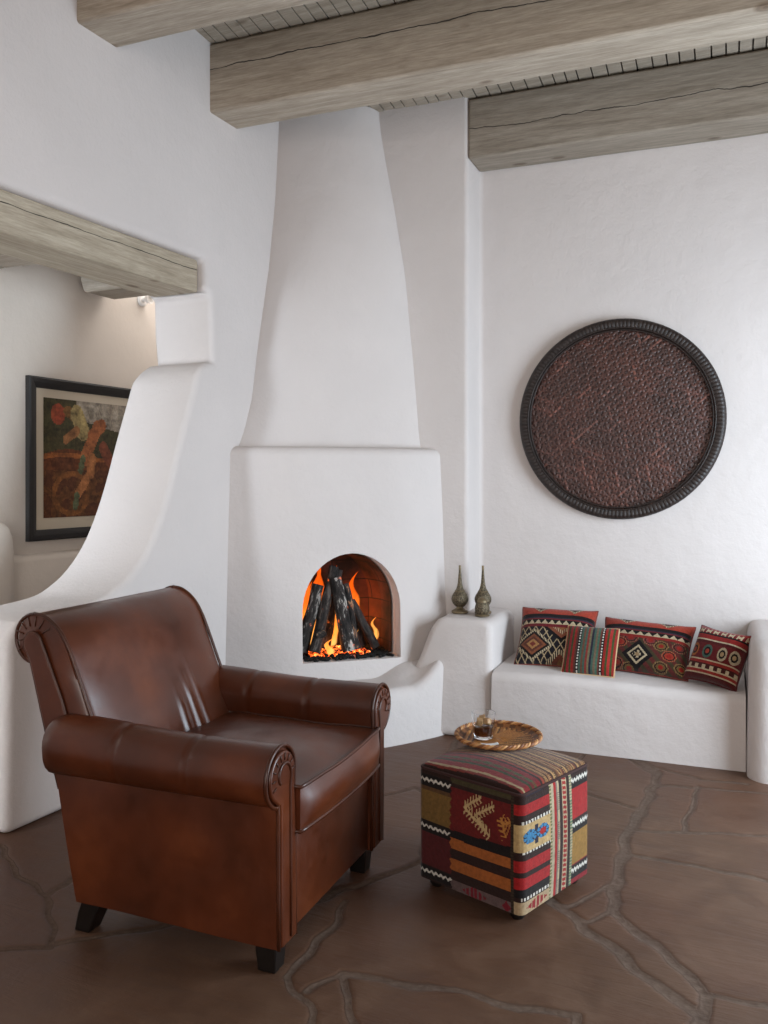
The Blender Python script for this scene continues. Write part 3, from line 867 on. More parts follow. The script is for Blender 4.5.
def build_ottoman():
    root = empty('kilim_ottoman', 'cube ottoman covered in red and black patchwork kilim beside the armchair', 'ottoman', (-.926, 2.874, 0), R(-16.7))
    s = .2125; z0, z1 = .032, .418; r = .024
    def place(x, y, z, top):
        q = Vector((x, y, z)); lo = Vector((-s+r, -s+r, z0+.012)); hi = Vector((s-r, s-r, z1-r))
        p = Vector((min(max(x, lo.x), hi.x), min(max(y, lo.y), hi.y), min(max(z, lo.z), hi.z)))
        d = q-p
        if d.length > 1e-6:
            dd = d.normalized(); m = r if z > .2 else (r if d.z > -.001 else r)
            if z < .1: dd = Vector((d.x, d.y, 0)); dd = dd.normalized() if dd.length else Vector((0, 0, -1)); p.z = z
            q = p+dd*m
        if top:
            wx = max(0, 1-(x/s)**2); wy = max(0, 1-(y/s)**2)
            q.z += .034*(wx*wy)**.62*1.0
        else:
            k = .008*math.sin(PI*(z-z0)/(z1-z0)); dv = Vector((x, y, 0)); a = max(abs(x), abs(y))
            if abs(x) >= abs(y): q.x += math.copysign(k*(1-(y/s)**2), x)
            else: q.y += math.copysign(k*(1-(x/s)**2), y)
        return q
    N = 116
    sides = []
    for fn, pf in ((lambda u, v: place(-s+2*s*u, -s, z0+(z1-z0)*v, 0), ott_front), (lambda u, v: place(s, -s+2*s*u, z0+(z1-z0)*v, 0), ott_side),
                   (lambda u, v: place(s-2*s*u, s, z0+(z1-z0)*v, 0), lambda u, v: ott_front(u, v)), (lambda u, v: place(-s, s-2*s*u, z0+(z1-z0)*v, 0), ott_side)):
        a = grid_face(fn, N, N); sides.append((*a, pf))
    painted('patchwork_cover', sides, M_KIL, root)
    a = grid_face(lambda u, v: place(-s+2*s*u, -s+2*s*v, z1, 1), 150, 150)
    o = painted('padded_top', [(*a, ott_top)], M_KIL, root); o['label'] = 'domed top of narrow red, green and brown woven stripes'
    box('base_board', -s+.02, s-.02, -s+.02, s-.02, .028, .05, M_LEG, root)
    # seam welt between top and sides
    path = []
    for cx_, cy_, a0 in ((1, 1, 0), (-1, 1, 90), (-1, -1, 180), (1, -1, 270)):
        for k in range(7):
            a = R(a0+90*k/6); path.append((cx_*(s-r)+(r-.004)*math.cos(a), cy_*(s-r)+(r-.004)*math.sin(a), z1-.010))
    v, f = tube_geo(path, .005, 6, True); mesh('welt', v, f, plain('welt_cloth', lin(52, 26, 22), .9), root)
    for sx in (-1, 1):
        for sy in (-1, 1):
            v, f = lathe_geo([(.001, .0), (.020, .0), (.026, .010), (.027, .031), (.001, .031)], 20)
            o = mesh('foot', v, f, M_LEG, root, sharp=40); o.location = (sx*.165, sy*.165, 0)
build_ottoman()

# ------------------------------------------------------------------ wicker tray, tumbler, napkin
ZTOP = .4505
def build_wicker():
    c = Vector((-.993, 3.012, ZTOP))
    root = empty('wicker_tray', 'small round tan wicker tray with braided rim lying on the ottoman', 'tray', c, rot=(R(1.0), R(0), 0))
    Rr = .158
    t = NT('wicker_rim'); v_ = t.coords('Object'); n = t.noise(v_, 60, 4)
    at = t.n('ShaderNodeAttribute'); at.attribute_name = 'Col'
    MW = t.set(Base_Color=t.mix(1, at.outputs['Color'], t.ramp(n, [(.3, (.7, .7, .7)), (.7, (1.1, 1.1, 1.1))]), 'MULTIPLY'), Roughness=.5, Normal=t.bump(n, .3, .002))
    for ph, cl in ((0, lin(172, 116, 66)), (2*PI/3, lin(122, 74, 40)), (4*PI/3, lin(196, 146, 92))):
        path = []
        n_ = 420
        for i in range(n_):
            a = 2*PI*i/n_; q = a*20+ph
            path.append(((Rr-.006+.0045*math.cos(q))*math.cos(a), (Rr-.006+.0045*math.cos(q))*math.sin(a), .019+.0045*math.sin(q)))
        v, f = tube_geo(path, .0046, 7, True)
        o = mesh('rim_strand', v, f, MW, root); paint(o.data, [cl]*len(f))
    # woven dish
    N = 120
    V = []; F = []; C = []
    for j in range(46):
        r = (Rr-.008)*(j/45)
        z = .004+.014*sstep(.80, 1.0, j/45)
        for i in range(180):
            a = 2*PI*i/180; V.append((r*math.cos(a), r*math.sin(a), z+.0012*math.sin(i*PI/3+j*PI)*(j > 3)))
    for j in range(45):
        for i in range(180):
            F.append((j*180+i, j*180+(i+1) % 180, (j+1)*180+(i+1) % 180, (j+1)*180+i))
            r = (j+.5)/45; a = 2*PI*(i+.5)/180
            x, y = r*math.cos(a+.35), r*math.sin(a+.35)
            if r > .86: c_ = lin(138, 88, 48) if (i//5) % 2 else lin(92, 56, 30)
            elif abs(x) < .27 and abs(y) < .75: c_ = lin(176, 118, 60) if int((y+abs(x)*.5)*26) % 2 else lin(158, 100, 48)
            else:
                k = int((abs(x)-y*.6)*20); c_ = [lin(150, 96, 50), lin(84, 50, 27), lin(182, 132, 78)][k % 3]
            C.append(c_)
    me_ = mesh('woven_dish', V, F, MW, root); paint(me_.data, C)
    v, f = lathe_geo([(.001, 0), (.125, 0), (.140, .012), (.139, .0115), (.124, .0015), (.001, .0015)], 64); mesh('underside', v, f, plain('wicker_under', lin(110, 70, 38), .6), root)
    return c
cT = build_wicker()
def build_tumbler():
    p = Vector((-1.043, 2.992, ZTOP+.0065))
    root = empty('tumbler', 'clear glass tumbler of iced brown drink standing on the wicker tray', 'glass', p)
    t = NT('clear_glass'); MG = t.set(Base_Color=(1, 1, 1, 1), Roughness=.02, Transmission_Weight=1.0, IOR=1.45)
    rings = []
    pr = [(.001, 0), (.032, 0), (.035, .003), (.0385, .03), (.041, .060), (.0435, .092), (.0435, .0935), (.0415, .0935), (.0415, .092), (.0390, .060), (.0365, .03), (.034, .012), (.001, .010)]
    v, f = lathe_geo(pr, 40); mesh('glass_wall', v, f, MG, root, sharp=35)
    t = NT('cola'); MD = t.set(Base_Color=lin4(92, 44, 20), Roughness=.05, Transmission_Weight=.75, IOR=1.33)
    v, f = lathe_geo([(.001, .0112), (.0330, .0130), (.0355, .03), (.0372, .044), (.001, .044)], 36)
    d = mesh('iced_drink', v, f, MD, sharp=35); d.location = p; tag(d, 'dark brown drink filling the lower half of the tumbler', 'drink')
    t = NT('ice'); MI = t.set(Base_Color=lin4(214, 176, 128), Roughness=.12, Transmission_Weight=.35, IOR=1.31)
    for (x, y, z, rx, ry, rz, lab) in ((-.011, -.012, .060, .3, .2, .4, 'ice cube nearest the front of the tumbler'), (.014, .002, .061, -.3, .4, 1.1, 'ice cube against the side of the tumbler facing the bench'), (-.008, .015, .064, .5, -.3, .2, 'ice cube at the back of the tumbler, highest of the three')):
        v, f = box_geo(-.0115, .0115, -.0115, .0115, -.0115, .0115)
        o = mesh('ice_cube', v, f, MI); bevel(o, .003, 3); o.location = p+Vector((x, y, z)); o.rotation_euler = (rx, ry, rz)
        tag(o, lab, 'ice', 'ice cubes in the tumbler')
build_tumbler()
def build_slip():
    V, F, UV = grid_face(lambda u, v: ((u-.5)*.062, (v-.5)*.022, .0015+.004*(u-.5)**2*4), 12, 4)
    V2 = [(x, y, z+.0012) for x, y, z in V]
    n = len(V); F2 = F+[tuple(i+n for i in reversed(q)) for q in F]
    nu, nv = 12, 4
    for i in range(nu): F2 += [(i, i+1, i+1+n, i+n), (nv*(nu+1)+i, nv*(nu+1)+i+n, nv*(nu+1)+i+1+n, nv*(nu+1)+i+1)]
    for j in range(nv): a, b = j*(nu+1), (j+1)*(nu+1); F2 += [(a, a+n, b+n, b), (a+nu, b+nu, b+nu+n, a+nu+n)]
    o = mesh('paper_slip', V+V2, F2, plain('white_paper', lin(214, 214, 214), .7)); o.location = (-.992, 2.912, ZTOP+.008); o.rotation_euler = (0, 0, R(34))
    tag(o, 'small white paper slip lying on the wicker tray in front of the tumbler', 'paper')
build_slip()

# ------------------------------------------------------------------ pillows
def hook_diamond(x, y, a, b, cols):
    d = abs(x)/a+abs(y)/b
    if d > 1: return None
    k = int((1-d)*len(cols)); return cols[min(k, len(cols)-1)]
def pil_big(dark):
    def fn(u, v):
        if v > .80:
            m = v-.80
            for c in (.28, .73):
                d = abs(u-c)/.16+(1.0-v)/.17
                if d < 1: return [CRM if (u*60) % 1 < .5 else BLK, lin(60, 34, 30), lin(120, 74, 50)][min(2, int((1-d)*4))] if d > .15 else MAR
            return lin(168, 64, 46)
        if v > .745: return BLK
        if v > .715: return NAV
        if v > .69: return lin(110, 40, 46)
        if v > .62:
            return CRM if tri(u*11)*.5+.5 > (v-.62)/.07 else BLK
        if v > .57: return lin(112, 30, 36) if dark else lin(140, 40, 34)
        w = v/.57
        if dark:
            c = hook_diamond(u-.24, w-.47, .27, .46, [CRM if (u*30+w*7) % 1 < .7 else BLK, BLK, lin(130, 76, 50), lin(96, 52, 40), lin(166, 120, 74), lin(120, 50, 40)])
            if c: return c
            c = hook_diamond(u-.60, w-1.0, .26, .42, [BLK, lin(140, 80, 56), CRM if (u*40) % 1 < .4 else lin(120, 60, 44), lin(150, 100, 60)])
            if c: return c
            c = hook_diamond(u-.60, w+.05, .22, .42, [CRM if (u*36) % 1 < .5 else BLK, lin(110, 60, 46), lin(120, 84, 50)])
            if c: return c
            c = hook_diamond(u-.95, w-.5, .25, .42, [CRM if (u*30+w*7) % 1 < .6 else BLK, BLK, lin(130, 76, 50), lin(150, 104, 60)])
            if c: return c
            if abs(tri(u*5+w*1.5)) < .16 or abs(tri(u*5-w*1.5)) < .13: return lin(186, 164, 128)
            return lin(28, 24, 30)
        c = hook_diamond(u-.46, w-.45, .17, .48, [BLK, BLK, CRM, BLK, CRM if (int(u*46)+int(w*12)) % 2 else BLK, TAN])
        if c: return c
        for cx_, cy_, cc in ((.10, .72, lin(120, 92, 52)), (.25, .80, RST), (.10, .30, lin(104, 84, 48)), (.24, .14, lin(126, 60, 48)), (.70, .80, lin(120, 92, 52)), (.80, .52, RST), (.72, .16, lin(108, 84, 50)), (.90, .84, lin(110, 50, 44)), (.94, .22, lin(120, 92, 52)), (.58, .95, lin(130, 56, 56)), (.36, .97, lin(116, 50, 46)), (.38, .02, lin(116, 90, 52))):
            d = max(abs(u-cx_)/.075, abs(w-cy_)/.15)*.5+.5*(abs(u-cx_)/.075+abs(w-cy_)/.15)*.72
            if d < .35: return RED
            if d < .62: return cc
            if d < .8: return DRK
            if d < 1.0: return lin(150, 120, 84) if (u*50) % 1 < .45 else cc
        return lin(96, 42, 38) if tri(u*8+w*3) > 0 else lin(70, 60, 40)
    return fn
def pil_stripe(u, v):
    for c in (.30, .745):
        if abs(u-c) < .014: return WHT if (v*17) % 1 < .55 else BLK
    tab = [(.05, RED), (.09, GRN), (.14, lin(150, 40, 44)), (.18, GRN), (.23, RED), (.27, lin(90, 50, 40)), (.33, BLK), (.37, TEA), (.41, lin(110, 74, 56)), (.45, TEA), (.485, lin(140, 56, 48)), (.53, lin(120, 110, 84)), (.57, NAV), (.61, TEA), (.65, lin(120, 100, 80)), (.69, lin(74, 110, 92)), (.72, lin(110, 60, 50)), (.78, BLK), (.83, RED), (.87, GRN), (.92, lin(170, 50, 44)), (.96, GRN), (1.01, RED)]
    for e, c in tab:
        if u < e: return c
    return RED
def pil_band(u, v):
    if v > .93: return RED
    if .83 < v: return CRM if tri(u*7)*.5+.5 > .35 and (.86 < v < .90 or abs(tri(u*7)) < .3) else lin(120, 30, 30)
    if v > .80: return BLK
    if v > .72: return lin(150, 40, 36)
    if v > .69: return lin(214, 200, 170)
    if v > .64: return MAR
    if v > .36:
        w = (v-.50)/.14
        for cx_ in (.14, .40, .68, .90):
            d = math.hypot((u-cx_)/.115, w*.9)
            if d < .28: return lin(180, 150, 110) if cx_ > .6 else RST
            if d < .5: return BLK
            if d < .78: return {.14: ORG, .40: TEA, .68: lin(186, 170, 140), .90: lin(186, 170, 140)}[cx_]
        return lin(104, 28, 30)
    if v > .33: return CRM
    if v > .28: return lin(150, 44, 38)
    if v > .17:
        return CRM if (tri(u*7) > .1 and v < .255) or v < .19 else lin(70, 30, 26)
    if v > .12: return lin(150, 44, 38)
    if v > .095: return CRM
    return MAR
def pillow(name, label, w, h, th, pf, bl, br, tl, piping=None, ear=.042):
    """bl, br, tl: bottom-left, bottom-right, top-left corners (back wall frame)"""
    bl, br, tl = (BF @ Vector(q) for q in (bl, br, tl))
    ex = (br-bl).normalized(); ey = (tl-bl); ey = (ey-ex*ey.dot(ex)).normalized(); ez = ex.cross(ey)
    c = (bl+br)/2+ey*(h/2)
    root = empty(name, label, 'pillow', c-ey*(h/2), group='kilim pillows along the plaster bench')
    rot = Matrix((ex, ey, ez)).transposed().to_4x4()
    root.matrix_world = Matrix.Translation(c) @ rot
    def surf(sgn):
        def fn(u, v):
            a, b = 2*u-1, 2*v-1
            px = w/2*a*(1-ear*1.6*(1-abs(b)**2.2)*abs(a)**3); py = h/2*b*(1-ear*1.6*(1-abs(a)**2.2)*abs(b)**3)
            t_ = th/2*((1-a**4)*(1-b**4))**.55
            t_ *= 1+.10*noise.noise((a*1.7+w*9, b*1.7, sgn))
            return Vector((px, py, sgn*(t_+.003)))
        return fn
    A = grid_face(surf(1), 150, 120)
    B = grid_face(surf(-1), 40, 32); B = (B[0], [tuple(reversed(q)) for q in B[1]], B[2])
    bk = lin(92, 34, 30)
    o = painted('pillow_cover', [(*A, pf), (*B, lambda u, v: bk)], M_KIL, root)
    f1 = surf(0); path = []
    n = 24
    for k in range(n): path.append(f1(k/n, 0))
    for k in range(n): path.append(f1(1, k/n))
    for k in range(n): path.append(f1(1-k/n, 1))
    for k in range(n): path.append(f1(0, 1-k/n))
    vv, ff = tube_geo(path, .0055, 7, True)
    mesh('piping', vv, ff, plain('piping_cloth', piping or lin(70, 30, 28), .9), root)
    return root
pillow('kilim_pillow', 'dark kilim pillow with black diamond pattern and red top, nearest the metal bottles', .425, .365, .15, pil_big(True), (1.704, 4.50, .376), (2.128, 4.50, .376), (1.655, 4.72, .65), lin(120, 60, 50))
pillow('kilim_pillow', 'small square pillow in vertical red and green stripes, leaning in front of the others', .272, .28, .09, pil_stripe, (1.982, 4.405, .374), (2.254, 4.39, .374), (1.985, 4.57, .59), lin(190, 158, 120), .012)
pillow('kilim_pillow', 'wide kilim pillow with brown and ochre medallions, red band along its top', .48, .31, .145, pil_big(False), (2.14, 4.56, .380), (2.61, 4.50, .362), (2.085, 4.73, .60), lin(110, 46, 38))
pillow('kilim_pillow', 'red pillow with cream toothed bands, tilted beside the rounded plaster block', .285, .30, .14, pil_band, (2.585, 4.50, .378), (2.845, 4.36, .356), (2.548, 4.66, .595), lin(84, 26, 26), .06)

# ------------------------------------------------------------------ metal bottles
def mat_filigree():
    t = NT('engraved_silver'); v = t.coords('Object')
    vo = t.n('ShaderNodeTexVoronoi'); vo.inputs['Scale'].default_value = 200; t.l(v, vo.inputs['Vector'])
    n = t.noise(v, 60, 4)
    c = t.ramp(vo.outputs['Distance'], [(.2, lin(150, 138, 112)), (.45, lin(104, 92, 72)), (.65, lin(62, 53, 41))])
    return t.set(Base_Color=c, Metallic=.55, Roughness=.5, Normal=t.bump(vo.outputs['Distance'], .7, .003))
M_SIL = mat_filigree(); M_SILP = plain('aged_silver', lin(122, 108, 84), .4, .6)
def bottle(label, loc, sc=.96):
    root = empty('metal_bottle', label, 'bottle', loc, group='engraved metal bottles on the plaster ledge')
    def L(name, prof, mat, n=36):
        v, f = lathe_geo([(r*sc, z*sc) for r, z in prof], n); return mesh(name, v, f, mat, root, sharp=50)
    L('base', [(.002, 0), (.048, 0), (.050, .006), (.047, .014), (.034, .021), (.022, .028), (.020, .036), (.002, .036)], M_SILP)
    pr = [(.020, .033)]+[(.020+.0, .034)]
    prof = [(p.x, p.y) for p in crom([(.018, .034), (.032, .044), (.046, .064), (.050, .084), (.044, .106), (.030, .128), (.020, .148), (.014, .172), (.0105, .200), (.008, .232), (.006, .258)], 4)]
    L('bulb', [(.002, .034)]+prof+[(.002, .259)], M_SIL)
    L('neck_ring', [(.006, .128), (.030, .127), (.031, .131), (.028, .135), (.006, .135)], M_SILP)
    L('spout', [(.002, .256), (.0065, .256), (.008, .262), (.0065, .268), (.0075, .282), (.002, .284)], M_SILP, 20)
    return root
zl = .640
def bp(u, v): q = BF @ Vector((u, v, 0)); return (q.x, q.y, zl)
bottle('tall engraved metal sprinkler bottle standing alone nearest the fireplace', bp(1.380, 4.535))
bottle('tall engraved metal sprinkler bottle partly behind a squat jar', bp(1.508, 4.565))
def jar():
    root = empty('metal_jar', 'squat engraved metal jar in front of the second tall bottle', 'jar', bp(1.528, 4.475))
    def L(name, prof, mat): v, f = lathe_geo(prof, 32); return mesh(name, v, f, mat, root, sharp=50)
    L('base', [(.002, 0), (.041, 0), (.042, .006), (.036, .012), (.002, .012)], M_SILP)
    L('bowl', [(.002, .011)]+[(p.x, p.y) for p in crom([(.032, .011), (.039, .026), (.041, .046), (.036, .066), (.029, .078)], 4)]+[(.002, .078)], M_SIL)
    L('lid', [(.002, .077), (.031, .077), (.031, .081), (.024, .094), (.012, .102), (.005, .106), (.002, .107)], M_SILP)
jar()

# ------------------------------------------------------------------ framed picture in the hall
def art(u, v):
    u = u*1.011/.60
    n = noise.noise((u*9, v*9, 0)); n2 = noise.noise((u*22, v*22, 4))
    def blend(a, k): return tuple(max(0, x*(1+k)) for x in a)
    c = lin(66, 62, 38)
    if v > .90-.10*u*1.5 and u > .42: c = lin(176, 166, 150)
    elif v > .55: c = lin(70, 70, 42)
    if v < .53+.05*math.sin(u*5): c = lin(112, 58, 28)
    if .49 < v-.02*math.sin(u*6) < .53: c = lin(178, 104, 50)
    if v < .40: c = lin(94, 50, 26) if n > 0 else lin(124, 74, 36)
    if v < .4 and abs(math.hypot(u-.35, (v-.2)*1.3)-.22) < .03: c = lin(150, 92, 44)
    # loose brush shapes in flesh, cloth and red
    def stroke(x0, y0, x1, y1, w):
        dx, dy = x1-x0, y1-y0; L = dx*dx+dy*dy; t_ = min(1, max(0, ((u-x0)*dx+(v-y0)*dy)/L))
        return math.hypot(u-x0-t_*dx, v-y0-t_*dy) < w
    if math.hypot(u-.18, v-.87) < .09: c = lin(168, 74, 46)
    if stroke(.30, .90, .46, .84, .05): c = lin(130, 92, 46)
    if stroke(.42, .88, .50, .74, .085): c = lin(182, 162, 108)
    if stroke(.28, .66, .42, .74, .04): c = lin(176, 120, 74)
    if stroke(.70, .78, .52, .50, .065): c = lin(186, 112, 66)
    if stroke(.62, .70, .76, .80, .06): c = lin(178, 104, 60)
    if stroke(.62, .50, .60, .38, .055) or stroke(.60, .38, .44, .20, .045): c = lin(190, 122, 72)
    if stroke(.50, .50, .47, .40, .035) or stroke(.42, .18, .40, .09, .035): c = lin(104, 116, 82)
    if stroke(.78, .60, .86, .50, .06): c = lin(140, 74, 50)
    n3 = noise.noise((u*5, v*40, 9)); n4 = noise.noise((u*45, v*45, 2))
    k = .5+.5*noise.noise((u*13, v*13, 6))
    c = tuple(x*(1-.38*k)+y*.38*k for x, y in zip(c, lin(96, 66, 36)))
    return blend(c, .45*n+.45*n2+.25*n3+.35*n4)
def build_picture():
    y0, y1, z0, z1 = 3.455, 4.70, 1.055, 1.985
    x = XH+.002
    root = empty('framed_picture', 'black framed painting with a cream mat hanging on the hall wall', 'picture', (x, (y0+y1)/2, z0))
    I = Matrix.Translation((-x, -(y0+y1)/2, -z0))
    M_FR = plain('black_frame', lin(22, 18, 16), .55)
    fw = .062
    pr = [(0, .0), (0, .030), (.010, .034), (.030, .030), (.050, .022), (.062, .016), (.062, 0)]
    loop = []
    for (cy, cz, sy, sz) in ((y0, z0, 1, 1), (y1, z0, -1, 1), (y1, z1, -1, -1), (y0, z1, 1, -1)):
        loop.append([(x+d, cy+sy*a, cz+sz*a) for a, d in pr])
    v, f = loft_geo(loop, True, False, True)
    mesh('frame', v, f, M_FR, root, smooth=False, M=I)
    m_ = .055
    v, f = box_geo(x+.006, x+.010, y0+fw-.005, y1-fw+.005, z0+fw-.005, z1-fw+.005)
    mesh('mat', v, f, plain('cream_mat', lin(196, 184, 164), .8), root, smooth=False, M=I)
    a0, a1, b0, b1 = y0+fw+m_, y1-fw-m_, z0+fw+m_+.01, z1-fw-m_+.005
    A = grid_face(lambda u, vv: I @ Vector((x+.0115, a0+(a1-a0)*u, b0+(b1-b0)*vv)), 110, 110)
    painted('artwork', [(*A, art)], M_PAINT, root)
build_picture()
def wall_spot():
    root = empty('wall_spotlight', 'small white round fixture high on the hall wall beside the lintel', 'light fixture', (XH, 4.40, 2.585), rot=(0, R(90), 0))
    W = plain('white_enamel', lin(225, 222, 218), .4)
    v, f = lathe_geo([(.002, 0), (.042, 0), (.044, .008), (.036, .016), (.002, .016)], 32); mesh('mounting_plate', v, f, W, root, sharp=40)
    v, f = lathe_geo([(.014, .015), (.014, .04), (.026, .045), (.032, .075), (.029, .076), (.022, .05), (.002, .05)], 32); mesh('lamp_head', v, f, W, root, sharp=40)
wall_spot()

# ------------------------------------------------------------------ leather armchair
def build_chair():
    root = empty('leather_armchair', 'brown leather club armchair with rolled arms and scrolled back on the stone floor', 'armchair', (-1.68, 2.392, 0), R(4.8))
    Rr, oc, zc = .085, .388, .573
    def arm_profile(s):
        """(o, z) loop; o outward"""
        P = [(.295, .105), (.300, .25), (.303, .42), (.306, .52)]
        for k in range(19):
            a = R(180-k*(180+72)/18); P.append((oc+(Rr+.003)*math.cos(a), zc+Rr*math.sin(a)))
        P += [(.404, .494), (.404, .47), (.404, .35), (.402, .22), (.398, .105)]
        return P
    for sgn in (-1, 1):
        arm = bpy.data.objects.new('arm', None)
        xs = np.linspace(-.43, .338, 70)
        rings = []
        pf = arm_profile(sgn)
        for x in xs:
            sc = 1.0
            if x < -.385: sc = 1-.5*((-.385-x)/.045)**2*.30
            gro = 0
            for xs_ in (-.165, .085): gro += .006*math.exp(-((x-xs_)/.007)**2)
            ring = []
            for (o, z) in pf:
                up = sstep(.47, .56, z)
                o2, z2 = o, z
                if up > 0:
                    dx, dz = o-oc, z-zc; k = 1-gro/Rr+(.012*math.sin((x+.4)*7.5)*.25)
                    k *= lerp(1, sc, up)
                    o2, z2 = oc+dx*lerp(1, k, up), zc+dz*lerp(1, k, up)
                # rear edge of the side slopes: lower part further forward
                xx = x
                if x < -.2: xx = x+(.095*(1-min(1, z/.5)**1.0))*sstep(-.2, -.43, x)
                wr = .0035*noise.noise((xx*6, o*8, z*9+sgn*3))
                o2 += wr*(.4 if z < .45 else 1)
                if z < .2: z2 -= .014*sstep(-.3, .33, x)
                ring.append((xx, sgn*o2, z2+.018*sstep(.1, -.4, x)*up*1.0))
            rings.append(ring)
        v, f = loft_geo(rings)
        arm = mesh('arm', v, f, M_LEA, root, sharp=60)
        # front panel with its scroll
        pin = []
        for (o, z) in pf:
            if z > .5:
                d = Vector((o-oc, z-zc)); L = d.length; d.normalize(); pin.append((oc+d.x*(L-.014), zc+d.y*(L-.014)))
            else: pin.append((lerp(o, .352, .12), z+.004-(.014 if z < .2 else 0)))
        v, f = prism_geo(pin, lambda p, h: (h, sgn*p[0], p[1]), .333, .353)
        o = mesh('front_panel', v, f, M_LEA, arm, sharp=50); bevel(o, .006, 3, 50, False)
        v, f = tube_geo([(.344, sgn*(p[0]), p[1]) for p in [(lerp(q[0], .352, .02), q[1]-(.014 if q[1] < .2 else 0)) for q in pf]], .0058, 8)
        mesh('piping', v, f, M_LEAD, arm)
        # inner stile curling into the roll
        sp = [(.345, .11), (.345, .30), (.346, .46), (.349, .53)]
        for k in range(16):
            a = R(185-k*15); rr = .046-.0015*k
            sp.append((oc+rr*math.cos(a), zc+rr*math.sin(a)))
        v, f = tube_geo([(.354, sgn*a, b) for a, b in sp], .0048, 7)
        mesh('stile_welt', v, f, M_LEAD, arm)
        for k in range(9):
            a = R(170-k*24)
            v, f = tube_geo([(.3545, sgn*(oc+q*math.cos(a)), zc+q*math.sin(a)) for q in (.046, .056, .066)], .0022, 5)
            mesh('pleat', v, f, M_LEAD, arm)
    # backrest
    fr = crom([(-.20, .40), (-.245, .50), (-.29, .60), (-.335, .70), (-.372, .79), (-.41, .875), (-.45, .932), (-.50, .966), (-.545, .974)], 6)
    sc_ = [(-.540+.078*math.cos(R(a)), .895+.078*math.sin(R(a))) for a in range(80, 310, 12)]
    bk = crom([(-.492, .80), (-.492, .74), (-.47, .60), (-.435, .40), (-.40, .24), (-.372, .11)], 4)
    prof = [(p.x, p.y) for p in fr]+sc_[1:]+[(p.x, p.y) for p in bk]+[(-.20, .11)]
    nf = len(fr)
    W = .378; rings = []
    ny = 90
    for j in range(ny+1):
        y = -W+2*W*j/ny; ring = []
        e = abs(y)/W
        rd = 1-max(0, (e-.93)/.07)**2*.10
        for i, (x, z) in enumerate(prof):
            dx = 0; dz = 0
            if i < nf:
                s = i/(nf-1)
                bul = .028*(1-e**4)*math.sin(PI*min(1, max(0, (s+.05))))
                dx += bul*.9; dz += bul*.3
                # creases in the lower middle, running up towards the crest
                for (yc, w, a, s0, s1, sl) in ((.045, .011, .014, -.05, .36, .05), (.115, .013, .016, -.05, .42, .06), (.175, .010, .010, .02, .46, .08), (-.06, .014, .010, .0, .22, .02), (.08, .008, .008, .1, .34, .05)):
                    q = y-yc+sl*s
                    dx += .62*a*math.exp(-(q/w)**2)*sstep(s0, s0+.08, s)*(1-sstep(s1-.14, s1, s))
                dx += .004*noise.noise((y*5, s*5, 2))
            elif i < nf+len(sc_): dz += .004*noise.noise((y*7, x*9, 2))
            ring.append((lerp(-.42, x+dx, rd) if e > .93 else x+dx, y, z+dz))
        rings.append(ring)
    v, f = loft_geo(rings)
    back = mesh('backrest', v, f, M_LEA, root, sharp=60)
    for sgn in (-1, 1):
        pth = [(p[0]+.004, sgn*(W-.004), p[1]+.002) for p in prof[3:nf+len(sc_)-1]]
        v, f = tube_geo(pth, .0058, 8); mesh('piping', v, f, M_LEAD, back)
        # side stile: rear band curling up to the scroll centre
        ctr = [Vector(p) for p in ((-.385, .45), (-.425, .58), (-.462, .70), (-.495, .79), (-.512, .835))]
        wd = [.048, .047, .044, .036, .032]
        L1 = [(p.x+w, p.y+.012) for p, w in zip(ctr, wd)]; L2 = [(p.x-w, p.y-.012) for p, w in zip(ctr, wd)]
        cap = [(-.536+.036*math.cos(R(a)), .884+.036*math.sin(R(a))) for a in range(10, 231, 20)]
        poly = L1+cap+L2[::-1]
        v, f = prism_geo(poly, lambda p, h: (p[0], sgn*h, p[1]), W-.006, W+.012)
        o = mesh('side_stile', v, f, M_LEA, back, sharp=40); bevel(o, .005, 3, 50, False)
        v, f = tube_geo([(p[0], sgn*(W+.008), p[1]) for p in L1+cap+L2[::-1]], .004, 7); mesh('stile_welt', v, f, M_LEAD, back)
        for a in range(30, 230, 26):
            v, f = tube_geo([(-.540+q*math.cos(R(a)), sgn*(W+.0005), .895+q*math.sin(R(a))) for q in (.042, .058, .075)], .0024, 5)
            mesh('pleat', v, f, M_LEAD, back)
    # seat cushion
    rings = []
    x0, x1, yw = -.25, .366, .309
    nx = 40
    def cz_(x, y, top):
        ex = (x-(x0+x1)/2)/((x1-x0)/2); ey = y/yw
        cr = max(0, (1-abs(ex)**3))*max(0, (1-abs(ey)**3))
        if top: return .520+.034*cr+.004*noise.noise((x*9, y*9, 1))+.006*noise.noise((x*4, y*4, 8))
        return .392-.006*cr
    V = []; F = []
    def grid(fn, a, b):
        base = len(V)
        for j in range(b+1):
            for i in range(a+1): V.append(fn(i/a, j/b))
        for j in range(b):
            for i in range(a): q = base+j*(a+1)+i; F.append((q, q+1, q+a+2, q+a+1))
    def edge(u, v):   # rounded plan outline
        x = x0+(x1-x0)*u; y = -yw+2*yw*v
        bow = .016*(1-(2*v-1)**2) if True else 0
        return x+bow*sstep(.7, 1, u), y
    grid(lambda u, v: (*edge(u, v), cz_(*edge(u, v), True)), 40, 36)
    grid(lambda u, v: (*edge(u, 1-v), cz_(*edge(u, 1-v), False)), 40, 36)
    def wallp(fn, nseg):
        def g_(u, v):
            x, y, nx_, ny_ = fn(u); zt = cz_(x, y, True); zb = cz_(x, y, False)
            b = .020*math.sin(PI*v)*(1-abs(2*u-1)**10)
            return (x+nx_*b, y+ny_*b, lerp(zb, zt, v))
        grid(g_, nseg, 10)
    wallp(lambda u: (*edge(1, u), 1, 0), 36); wallp(lambda u: (*edge(0, 1-u), -1, 0), 36)
